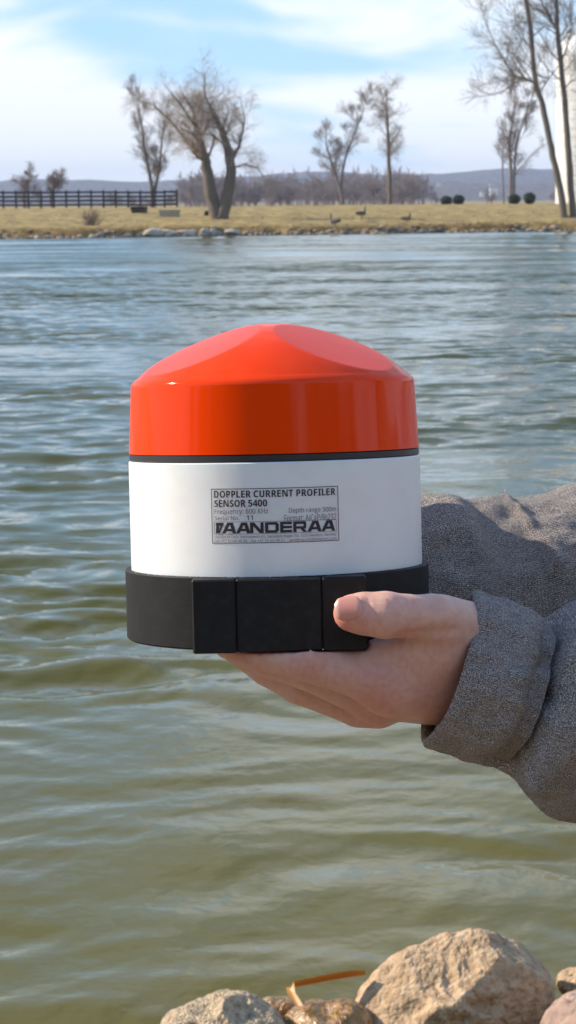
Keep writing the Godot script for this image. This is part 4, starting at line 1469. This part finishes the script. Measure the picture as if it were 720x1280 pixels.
func make_far_bank() -> void:
	# the rail fence along the crest, each rail and post by itself
	var a := at_range(-60, -152)
	var b := at_range(221, -157)
	var o := thing("rail_fence", a, "long dark four-rail paddock fence on the crest at the left", "fence")
	var bays := 18
	var rail := Shape.new()
	var span := (b - a) / bays
	rail.box(Vector3.ZERO, Vector3(Vector2(span.x, span.z).length() - 0.10, 0.14, 0.04), 0.006)
	var rail_mesh := rail.mesh()
	var post := Shape.new()
	post.box(Vector3(0, 0.55, 0), Vector3(0.12, 1.36, 0.12), 0.012)
	var post_mesh := post.mesh()
	var turn := atan2(-(b - a).z, (b - a).x)
	for i in bays + 1:
		var p := a.lerp(b, float(i) / bays)
		p.y = land(p.x, p.z)
		var m := part("post", post_mesh, mats.fence, o)
		m.position = p - a
		m.rotation.y = turn
		if i < bays:
			var q := a.lerp(b, float(i + 1) / bays)
			q.y = land(q.x, q.z)
			for k in 4:
				var r := part("rail", rail_mesh, mats.fence, o)
				r.position = (p + q) * 0.5 - a + Vector3.UP * (0.22 + 0.285 * k)
				r.rotation = Vector3(0, turn, 0)
	# silo
	var sp := at_range(737, -168)
	sp.y -= 0.2
	var silo := thing("silo", sp, "tall white round silo with a pale domed top behind the trees at the right", "silo")
	var R := 2.55
	var H := 11.1
	var walls := Shape.new()
	var bands := Shape.new()
	walls = turned([[R, 0.0], [R, H]], 72)
	part("wall", walls.mesh(), mats.silo, silo)
	for k in 16:
		var y := 0.35 + k * 0.68
		bands = turned([[R + 0.002, y], [R + 0.028, y + 0.01], [R + 0.028, y + 0.05], [R + 0.002, y + 0.06]], 72)
		part("hoop", bands.mesh(), mats.silo_roof, silo)
	var dome := []
	for k in 14:
		var t := k / 13.0 * PI * 0.5
		dome.append([maxf((R + 0.05) * cos(t), 0.001), H + 0.012 + 2.2 * sin(t)])
	var ds := turned(dome, 72)
	part("dome_roof", ds.mesh(), mats.silo_roof, silo)
	# clipped bushes
	var proto: Node3D = null
	var n := 0
	for q in [[558.0, "dark round bush, left one of the pair in the middle of the crest"], [573.5, "dark round bush, right one of the pair in the middle of the crest"], [643.0, "dark round bush at the foot of the slim upswept tree"], [662.0, "dark round bush, the last to the right on the crest"]]:
		var p := at_range(q[0], -172)
		var bush: Node3D
		if proto == null:
			var rng := RandomNumberGenerator.new()
			rng.seed = 8
			bush = thing("round_bush", p, q[1], "bush", "clipped bushes on the crest")
			proto = bush
			var core := lump(Vector3(0.30, 0.34, 0.30), 5, 14, 18, 0.25, 0)
			part("twigs", core.moved(Vector3(0, 0.34, 0)).mesh(), mats.evergreen, bush)
			var leaves := Shape.new()
			for k in 2600:
				var d := Vector3(rng.randfn(0, 1), rng.randfn(0, 1), rng.randfn(0, 1)).normalized()
				var c := d * (rng.randf_range(0.28, 0.40) * (1.0 + 0.22 * sin(d.x * 5.0 + 1.0) * sin(d.y * 4.0) * cos(d.z * 6.0))) * Vector3(1.04, 1.04, 1) + Vector3(0, 0.38, 0)
				if c.y < 0.0: continue
				var u := d.cross(Vector3(rng.randfn(0, 1), rng.randfn(0, 1), rng.randfn(0, 1))).normalized() * 0.035
				var w := (d + u * 20.0 * rng.randf()).normalized() * 0.05
				var i := leaves.add(c - u * 0.5, d)
				leaves.add(c + u * 0.5, d); leaves.add(c + w, d)
				leaves.tri(i, i + 1, i + 2)
			part("foliage", leaves.mesh(), mats.evergreen, bush)
		else:
			bush = copy(proto, "round_bush")
			tag(bush, q[1], "bush", "clipped bushes on the crest")
			bush.position = p
		bush.rotation.y = n * 1.3
		bush.scale = [Vector3(1.12, 0.92, 1.0), Vector3(0.98, 1.0, 1.1), Vector3(1.2, 0.95, 1.0), Vector3(1.08, 1.12, 1.15)][n]
		n += 1
	# far buildings on the hillside
	n = 0
	for q in [[617.0, 240.0, 1480.0, "tiny white farmhouse on the far hillside, the lowest and palest"], [614.0, 232.0, 1560.0, "tiny white house on the far hillside, above the farmhouse"], [549.0, 231.0, 1600.0, "tiny pale house on the far hillside, above the pair of bushes"], [603.0, 243.0, 1470.0, "tiny pale shed on the far hillside, left of the farmhouse"]]:
		var p := spot(q[0], q[1], q[2])
		var house := thing("farmhouse", p, q[3], "house", "white houses on the far hillside")
		var k: float = [1.5, 0.8, 0.8, 0.9][n]
		var w := Shape.new()
		w.box(Vector3(0, 0.2, 0) * k, Vector3(3.4, 3.4, 3.0) * k, 0.05)
		part("wall", w.mesh(), mats.house_wall, house)
		var r := Shape.new()
		for s in [-1, 1]: r.box(Vector3(0, 2.45 * k, 0.85 * s * k), Vector3(3.8, 0.16, 2.2) * k, 0.03, Basis(Vector3.RIGHT, 0.62 * s))
		part("roof", r.mesh(), mats.house_roof, house)
		n += 1
	# on the lawn
	var lp := on_land(174, 266)
	var logs := thing("log_pile", lp, "small dark log pile with pale cut ends on the lawn left of the willow", "log pile")
	var rl := RandomNumberGenerator.new()
	rl.seed = 4
	for k in 7:
		var row := 0 if k < 4 else 1
		var y := 0.10 + 0.17 * row
		var z := (k - 1.5) * 0.2 if row == 0 else (k - 5) * 0.2
		var x := rl.randf_range(-0.08, 0.08)
		var s := Shape.new()
		var len := rl.randf_range(0.72, 0.9)
		s.tube([Vector3(x - len / 2, y, z), Vector3(x, y + 0.01, z), Vector3(x + len / 2, y, z)], [0.1, 0.095, 0.1], 10, false)
		var lg := part("log", s.mesh(), mats.dark_wood, logs)
		for side in [-1, 1]:
			var e := Shape.new()
			var c := e.add(Vector3(x + side * len / 2, y, z), Vector3(side, 0, 0))
			for j in 11: e.add(Vector3(x + side * len / 2, y + 0.1 * cos(TAU * j / 10), z + 0.1 * sin(TAU * j / 10)), Vector3(side, 0, 0))
			for j in 10: e.tri(c, c + 1 + j, c + 2 + j)
			part("cut_end", e.mesh(), mats.cut_wood, lg)
	var bp := on_land(212, 271)
	var bench := thing("stone_bench", bp, "low pale stone block on the lawn between the log pile and the willow", "stone bench")
	var top := Shape.new()
	top.box(Vector3(0, 0.34, 0), Vector3(1.22, 0.1, 0.5), 0.02)
	part("top_slab", top.mesh(), mats.pale_stone, bench)
	var foot := Shape.new()
	foot.box(Vector3(0, 0.13, 0), Vector3(1.12, 0.31, 0.42), 0.015)
	part("block", foot.mesh(), mats.pale_stone, bench)
	var st := on_land(258, 270)
	var stump := Shape.new()
	stump.tube([Vector3(0, -0.05, 0), Vector3(0, 0.12, 0), Vector3(0.02, 0.27, 0)], [0.17, 0.13, 0.12], 12)
	var so := part("tree_stump", stump.mesh(), mats.dark_wood)
	so.position = st
	tag(so, "small dark stump in the grass just left of the willow", "stump")
	# dry brush on the slope at the left
	var bs := on_land(114, 282)
	var brush := Shape.new()
	var rb := RandomNumberGenerator.new()
	rb.seed = 6
	for k in 60: bough(brush, brush, rb, Vector3(rb.randfn(0, 0.14), 0, rb.randfn(0, 0.14)), Vector3(rb.randfn(0, 0.6), 1, rb.randfn(0, 0.6)).normalized(), rb.randf_range(0.35, 0.8), 0.014, 2, {"crook": 0.12, "rise": 0.05, "levels": 3, "kids": [0, 0, 3], "spread": 0.5, "shorter": 0.6, "thinner": 0.7, "least": 0.006, "stout": 9.0})
	var bo := part("brush_plant", brush.mesh(), mats.twig)
	bo.position = bs
	tag(bo, "small leafless brush plant on the grass slope below the fence", "plant")
	# flat slabs at the waterline under the willow
	var slabs := [[205.0, 288.0, 0.55, 0.22, 0.7, "flat pale slab at the waterline, leftmost of the row below the willow"], [222.0, 287.0, 0.5, 0.18, 0.6, "flat pale slab at the waterline, second of the row below the willow"], [243.0, 287.0, 0.42, 0.2, 0.5, "rounded pale slab at the waterline just left of the willow's foot"], [262.0, 288.0, 0.26, 0.2, 0.3, "small whitish block at the waterline under the willow's left trunk"], [272.0, 288.0, 0.20, 0.19, 0.3, "small upright whitish block at the waterline under the willow"], [290.0, 289.0, 0.46, 0.14, 0.5, "low grey slab at the waterline right of the willow's foot"]]
	n = 0
	for q in slabs:
		var g := on_level(q[0], q[1], 0.18)
		g = Vector3(g.x, 0.12, shore(g.x) - 0.25)
		var m := part("shore_slab", lump(Vector3(q[2], q[3], q[4]) * Vector3(1, 1.25, 1), 60 + n, 20, 28, 0.16, 9, 0.6).mesh(), mats.pale_stone)
		m.position = g
		m.rotation.y = n * 0.7
		tag(m, q[5], "stone", "slabs at the waterline")
		n += 1
	# shingle along the whole shore
	var rng := RandomNumberGenerator.new()
	rng.seed = 19
	for v in 3:
		var places := []
		var tints := []
		for i in 620:
			var x := rng.randf_range(-34, 40)
			var d := absf(rng.randfn(0.05, 0.34))
			var z := shore(x) - d + 0.18
			var size := rng.randf_range(0.035, 0.10) * (1.8 if rng.randf() < 0.1 else 1.0)
			places.append(Transform3D(Basis(Vector3.UP, rng.randf() * TAU).scaled(Vector3(1.3, 0.8, 1.0) * size), Vector3(x, land(x, z) + size * 0.2, z)))
			var t := rng.randf_range(0.18, 0.75)
			tints.append(Color(t, t * rng.randf_range(0.84, 0.95), t * rng.randf_range(0.7, 0.85)))
		var stone_mesh := lump(Vector3.ONE, 80 + v, 9, 12, 0.3, 5).mesh()
		if v == 0:
			mats.shingle = plain("shingle", lin(0.52, 0.45, 0.37), 0.9)
			mats.shingle.vertex_color_use_as_albedo = true
		scatter("shore_shingle", stone_mesh, mats.shingle, places, null, tints)
	# dead grass on the bank
	var tuft := Shape.new()
	for k in 16:
		var d := Vector3(rng.randfn(0, 0.5), 1, rng.randfn(0, 0.5)).normalized()
		var c := Vector3(rng.randfn(0, 0.07), 0, rng.randfn(0, 0.07))
		var l := rng.randf_range(0.10, 0.24)
		var side := d.cross(Vector3(rng.randfn(0, 1), 0, rng.randfn(0, 1))).normalized() * 0.006
		var i := tuft.add(c - side, Vector3.UP)
		tuft.add(c + side, Vector3.UP); tuft.add(c + d * l, Vector3.UP)
		tuft.tri(i, i + 1, i + 2)
	var where := []
	for i in 7000:
		var x := rng.randf_range(-34, 40)
		var d := 0.5 + absf(rng.randfn(0, 1.0)) if i < 2600 else rng.randf_range(1.0, 30.0)
		var z := shore(x) - d
		where.append(Transform3D(Basis(Vector3.UP, rng.randf() * TAU).scaled(Vector3.ONE * rng.randf_range(0.6, 1.2) * (1.0 if i < 2600 else 0.55)), Vector3(x, land(x, z) - 0.01, z)))
	scatter("dead_grass", tuft.mesh(), mats.dry_grass, where)
	# geese
	goose(on_land(452, 276), 0.5, true, "goose standing on the lawn, the one highest up the slope", 1.0)
	goose(on_land(418, 287), 2.4, true, "dark goose standing at the water's edge", 1.05)
	goose(on_land(508, 277), -0.4, false, "pale brown goose resting on the lawn, the one farthest right", 0.95)


func goose(at: Vector3, turn: float, standing: bool, label: String, size: float) -> void:
	var s := Shape.new()
	var y := 0.36 if standing else 0.15
	var paint := func(p: Vector3) -> Color:
		if p.y > y + 0.26: return Color(0.62, 0.60, 0.57) if absf(p.x - 0.25) < 0.035 and p.y < y + 0.345 else Color(0.018, 0.016, 0.016)
		if p.x > 0.14 and p.y > y + 0.06: return Color(0.02, 0.018, 0.018)
		if p.x < -0.24: return Color(0.03, 0.026, 0.024)
		return Color(0.115, 0.088, 0.066) if p.y > y - 0.03 else Color(0.30, 0.26, 0.22)
	var bones := [[Vector3(-0.14, y + 0.02, 0), 0.10, Vector3(0.10, y, 0), 0.125], [Vector3(-0.14, y + 0.02, 0), 0.09, Vector3(-0.33, y + 0.05, 0), 0.03], [Vector3(0.14, y + 0.02, 0), 0.085, Vector3(0.20, y + 0.14, 0), 0.042]]
	var thin := [[Vector3(0.20, y + 0.14, 0), 0.036, Vector3(0.20, y + 0.30, 0), 0.027], [Vector3(0.20, y + 0.30, 0), 0.028, Vector3(0.235, y + 0.335, 0), 0.036], [Vector3(0.25, y + 0.33, 0), 0.026, Vector3(0.315, y + 0.315, 0), 0.011]]
	if standing:
		for k in [-1, 1]:
			thin.append([Vector3(-0.01, y - 0.08, 0.05 * k), 0.03, Vector3(-0.03, y - 0.17, 0.05 * k), 0.016])
			thin.append([Vector3(-0.03, y - 0.17, 0.05 * k), 0.012, Vector3(-0.005, 0.02, 0.05 * k), 0.011])
			thin.append([Vector3(-0.005, 0.015, 0.05 * k), 0.013, Vector3(0.07, 0.012, 0.055 * k), 0.013])
	body(s, [[70.0, bones], [160.0, thin]], 0.0085, 0.02, [], null, paint)
	var o := thing("goose", at, label, "goose", "geese on the far bank")
	o.rotation.y = turn
	o.scale = Vector3.ONE * size
	part("body", s.mesh(), mats.goose_dark, o)
	var wings := Shape.new()
	for k in [-1, 1]:
		var w := lump(Vector3(0.21, 0.075, 0.03), 3, 12, 18, 0.08, 0)
		w.moved(Vector3(-0.09, y + 0.03, 0.105 * k))
		wings.tint = Color(0.095, 0.072, 0.055)
		for i in w.v.size(): w.c[i] = wings.tint
		part("wing", w.mesh(), mats.goose_dark, o)


# ------------------------------------------------------------------ stones at the near edge
# A boulder whose upright outline, facing the pond's far side, is given as reach per angle: [[degrees, metres], ...]
func boulder(outline: Array, depth: float, seed_: int, rough: float, cuts: Array, rows := 190, cols := 300, dents := []) -> Shape:
	var big := FastNoiseLite.new()
	big.seed = seed_; big.frequency = 5.0; big.fractal_octaves = 5; big.fractal_gain = 0.55
	var crag := FastNoiseLite.new()
	crag.seed = seed_ + 1; crag.noise_type = FastNoiseLite.TYPE_CELLULAR; crag.frequency = 9.0
	var crack := FastNoiseLite.new()
	crack.seed = seed_ + 2; crack.frequency = 3.2; crack.fractal_octaves = 4
	crag.cellular_return_type = FastNoiseLite.RETURN_DISTANCE2_SUB
	var s := Shape.new()
	var n := outline.size()
	for i in rows:
		for j in cols:
			var a := float(i) / (rows - 1) * PI
			var b := TAU * j / cols
			# the pole looks along the depth
			var d := Vector3(sin(a) * cos(b), sin(a) * sin(b), cos(a))
			var deg := rad_to_deg(b)
			var reach := 0.0
			for k in n:
				var q0 = outline[k]
				var q1 = outline[(k + 1) % n]
				var a1: float = q1[0] if q1[0] > q0[0] else q1[0] + 360.0
				var dd := deg if deg >= q0[0] else deg + 360.0
				if dd >= q0[0] and dd <= a1:
					var f: float = (dd - q0[0]) / (a1 - q0[0])
					reach = cubic_interpolate(q0[1], q1[1], outline[(k - 1 + n) % n][1], outline[(k + 2) % n][1], f)
			var r := 1.0
			for c in cuts:
				var k: float = d.dot((c[0] as Vector3).normalized())
				if k > 0.02:
					var lim: float = c[1] / k
					if lim < r - 0.03: r = lim
					elif lim < r + 0.03: r -= pow(0.03 - (lim - r), 2.0) / 0.12
			var p := Vector3(d.x * reach, d.y * reach, d.z * depth) * r
			var bump := big.get_noise_3dv(p) * rough + (big.get_noise_3dv(p * 3.7) * 0.35 + (crag.get_noise_3dv(p) - 0.1) * 0.25) * rough
			var split := crack.get_noise_3dv(p)
			bump -= exp(-split * split / 0.0009) * rough * 0.42 * smoothstep(-0.1, 0.35, big.get_noise_3dv(p * 0.6 + Vector3.ONE))
			for q in dents:
				var w := d - (q[0] as Vector3).normalized()
				var far := Vector2(w.x * cos(q[3]) + w.y * sin(q[3]), (w.y * cos(q[3]) - w.x * sin(q[3])) * 2.2 + w.z).length() / float(q[1])
				if far < 2.0: bump -= float(q[2]) * exp(-pow(far, 4.0))
			s.add(p + d * bump, d, Vector2(b, a))
	s.grid(rows, cols, 0, true)
	s.smooth()
	for i in s.n.size():
		if s.n[i].dot(s.v[i]) < 0: s.n[i] = -s.n[i]
	return s


# stones are dark and wet where the ripples reach them
func wetted(s: Shape, at: Transform3D, seed_: int) -> ArrayMesh:
	var n := FastNoiseLite.new()
	n.seed = seed_; n.frequency = 9.0; n.fractal_octaves = 3
	for i in s.v.size():
		var p := at * s.v[i]
		var k := smoothstep(0.012, 0.030, p.y + n.get_noise_3dv(p) * 0.018)
		s.c[i] = Color(0.42, 0.38, 0.34).lerp(Color.WHITE, k)
	return s.mesh()


func make_near_stones() -> void:
	var m := 4.25 / FOCAL
	var face := Basis(Vector3.RIGHT, deg_to_rad(-14.0))
	var big := boulder([[0, 127 * m], [12, 135 * m], [25, 134 * m], [41, 124 * m], [58, 113 * m], [77, 107 * m], [93, 98 * m], [118, 95 * m], [144, 106 * m], [163, 121 * m], [180, 130 * m], [225, 140 * m], [270, 120 * m], [312, 92 * m], [340, 106 * m]], 0.17, 301, 0.011,
		[[Vector3(-0.1, 0.72, 0.68), 0.74], [Vector3(0.55, 0.05, 0.83), 0.72], [Vector3(-0.6, 0.35, 0.72), 0.80], [Vector3(0.05, -0.2, 0.98), 0.80], [Vector3(0.75, 0.6, 0.3), 0.90]], 190, 300, [[Vector3(-0.10, 0.55, 0.83), 0.24, 0.009, -0.9], [Vector3(-0.38, 0.42, 0.82), 0.26, 0.007, -0.4], [Vector3(0.20, 0.62, 0.76), 0.2, 0.007, 0.6], [Vector3(-0.55, 0.1, 0.83), 0.20, 0.012, 1.0], [Vector3(0.35, 0.15, 0.92), 0.22, 0.016, -0.3], [Vector3(0.0, -0.05, 1.0), 0.18, 0.012, 0.9]])
	var o := part("boulder", wetted(big, Transform3D(face, spot(566, 1264, 4.33)), 3), mats.limestone)
	o.position = spot(566, 1264, 4.33)
	o.basis = face
	tag(o, "large tan boulder at the water's edge with a dark undercut right side", "boulder", "stones at the near edge")
	var left := boulder([[0, 84 * m], [30, 60 * m], [50, 53 * m], [75, 50 * m], [95, 48 * m], [125, 48 * m], [150, 62 * m], [170, 82 * m], [200, 88 * m], [270, 70 * m], [330, 90 * m]], 0.13, 401, 0.018,
		[[Vector3(0.5, 0.5, 0.7), 0.78], [Vector3(-0.5, 0.6, 0.6), 0.85], [Vector3(-0.2, 0.1, 0.97), 0.78]])
	o = part("boulder", wetted(left, Transform3D(face, spot(282, 1286, 4.22)), 3), mats.grey_stone)
	o.position = spot(282, 1286, 4.22)
	o.basis = face
	tag(o, "pitted grey stone left of the reed, cut by the picture's lower edge", "boulder", "stones at the near edge")
	var wet := boulder([[0, 60 * m], [40, 46 * m], [80, 34 * m], [110, 34 * m], [140, 48 * m], [180, 62 * m], [270, 50 * m]], 0.10, 501, 0.010, [[Vector3(0, 0.8, 0.6), 0.8]], 90, 130)
	o = part("boulder", wet.mesh(), mats.wet_stone)
	o.position = spot(412, 1284, 4.27)
	o.basis = face
	tag(o, "low wet amber stone between the two larger ones, half under water", "boulder", "stones at the near edge")
	var dim := boulder([[0, 30 * m], [90, 16 * m], [180, 34 * m], [270, 30 * m]], 0.06, 505, 0.006, [], 60, 90)
	o = part("boulder", dim.mesh(), mats.wet_stone)
	o.position = spot(350, 1262, 4.36)
	o.basis = face
	tag(o, "small dull wet stone breaking the water behind the pitted grey stone", "boulder", "stones at the near edge")
	var pink := boulder([[0, 110 * m], [40, 80 * m], [70, 60 * m], [90, 56 * m], [120, 62 * m], [150, 74 * m], [180, 84 * m], [270, 70 * m]], 0.15, 601, 0.012, [[Vector3(-0.3, 0.8, 0.5), 0.78], [Vector3(-0.7, 0.2, 0.6), 0.8]], 100, 150)
	o = part("boulder", wetted(pink, Transform3D(face, spot(762, 1290, 4.12)), 3), mats.pink_stone)
	o.position = spot(762, 1290, 4.12)
	o.basis = face
	tag(o, "smooth pinkish stone at the lower right corner, shaded by the large boulder", "boulder", "stones at the near edge")
	var chip := boulder([[0, 34 * m], [90, 20 * m], [180, 28 * m], [270, 26 * m]], 0.06, 605, 0.008, [[Vector3(-0.5, 0.8, 0.4), 0.7]], 60, 90)
	o = part("boulder", wetted(chip, Transform3D(face, spot(722, 1228, 4.42)), 3), mats.limestone)
	o.position = spot(722, 1228, 4.42)
	o.basis = face
	tag(o, "small sunlit tan stone right of the large boulder, by the picture's edge", "boulder", "stones at the near edge")
	# the bent reed
	var reed := Shape.new()
	var line := [[386, 1272, 4.22], [374, 1256, 4.25], [364, 1241, 4.29], [363, 1234, 4.30], [368, 1230, 4.30], [390, 1226, 4.30], [415, 1221, 4.30], [440, 1217, 4.30], [457, 1216, 4.30]]
	var half := [0.005, 0.006, 0.0065, 0.007, 0.007, 0.0075, 0.008, 0.008, 0.006]
	for side in [-1.0, 0.0, 1.0]:
		for k in line.size():
			var p := spot(line[k][0], line[k][1], line[k][2])
			var fold := Vector3(-0.12, 0.85, 0.35) if k > 3 else Vector3(0.9, 0.3, 0.2)
			reed.tint = Color(0.52, 0.25, 0.035) if side != 0.0 else Color(0.30, 0.12, 0.01)
			reed.add(p + fold.normalized() * half[k] * side * 1.25 + Vector3(0, -0.004 if side == 0.0 else 0.0, 0.003 * side), Vector3.UP, Vector2(k, side))
	reed.grid(3, line.size(), 0, false)
	reed.smooth()
	var back := Shape.new()
	o = part("reed_blade", reed.mesh(), mats.reed)
	tag(o, "bent amber reed blade standing out of the water between the stones", "reed")
	# more stones along the edge, out of the picture
	var rng := RandomNumberGenerator.new()
	rng.seed = 71
	var names := ["", ""]
	for k in 14:
		var x := -1.0 - k * 0.34 if k < 7 else 1.1 + (k - 7) * 0.36
		var st := part("boulder", lump(Vector3(0.2, 0.12, 0.17) * rng.randf_range(0.5, 1.5), 700 + k, 34, 46, 0.22, 6).mesh(), mats.limestone if k % 2 else mats.grey_stone)
		st.position = Vector3(x + rng.randf_range(-0.14, 0.14), -0.01, -3.75 + rng.randf_range(-0.4, 0.45))
		st.rotation.y = rng.randf() * TAU
		tag(st, "%s stone of the near edge outside the picture, %s to the %s" % ["grey" if k % 2 == 0 else "tan", ["first", "second", "third", "fourth", "fifth", "sixth", "seventh"][k % 7], "left" if k < 7 else "right"] , "boulder", "stones at the near edge")


# ------------------------------------------------------------------
func _ready() -> void:
	# camera
	cam = Camera3D.new()
	cam.name = "camera"
	add_child(cam)
	cam.keep_aspect = Camera3D.KEEP_HEIGHT
	cam.near = 0.05
	cam.far = 6000.0
	cam.position = EYE
	cam.rotation_degrees = Vector3(-8.0, 0, 0)
	cam.rotate_object_local(Vector3.BACK, deg_to_rad(-0.45))
	var lens := CameraAttributesPhysical.new()
	lens.frustum_focus_distance = 0.95
	lens.frustum_near = 0.05
	lens.frustum_far = 6000.0
	lens.exposure_aperture = 42.0
	var want := rad_to_deg(2.0 * atan(640.0 / FOCAL))
	cam.attributes = lens
	for k in 40:          # the lens length that gives the wanted angle
		if absf(cam.fov - want) < 0.0005: break
		lens.frustum_focal_length *= tan(deg_to_rad(cam.fov * 0.5)) / tan(deg_to_rad(want * 0.5))
	cam.fov = want
	view = cam.basis
	gear = Transform3D(view * Basis(Vector3.BACK, deg_to_rad(1.35)) * Basis(Vector3.RIGHT, deg_to_rad(3.0)), spot(344.5, 640, 1.0))
	# sky, exposure, haze
	var env := Environment.new()
	env.background_mode = Environment.BG_SKY
	env.sky = Sky.new()
	env.sky.sky_material = make_sky()
	env.tonemap_mode = Environment.TONE_MAPPER_LINEAR
	env.tonemap_exposure = 1.38
	env.sdfgi_enabled = true
	env.ssao_enabled = true
	env.ssil_enabled = true
	env.fog_enabled = true
	env.fog_mode = Environment.FOG_MODE_EXPONENTIAL
	env.fog_density = 0.00022
	env.fog_light_color = Color(0.80, 0.87, 1.0)
	var world := WorldEnvironment.new()
	world.name = "world"
	world.environment = env
	add_child(world)
	# sun: from the left, a little behind the instrument
	var sun := DirectionalLight3D.new()
	sun.name = "sun"
	sun.light_energy = 1.5
	sun.light_color = Color(1.0, 0.95, 0.87)
	sun.light_angular_distance = 0.5
	sun.shadow_enabled = true
	add_child(sun)
	var e := deg_to_rad(SUN_HEIGHT)
	var to_sun := Vector3(TO_SUN_AZIMUTH.x * cos(e), sin(e), TO_SUN_AZIMUTH.y * cos(e))
	sun.look_at_from_position(Vector3.ZERO, -to_sun, Vector3.UP)

	make_materials()
	for step in [make_water, make_land, make_hills, make_back, make_trees, make_far_bank, make_near_stones, make_instrument, make_person]:
		step.call()
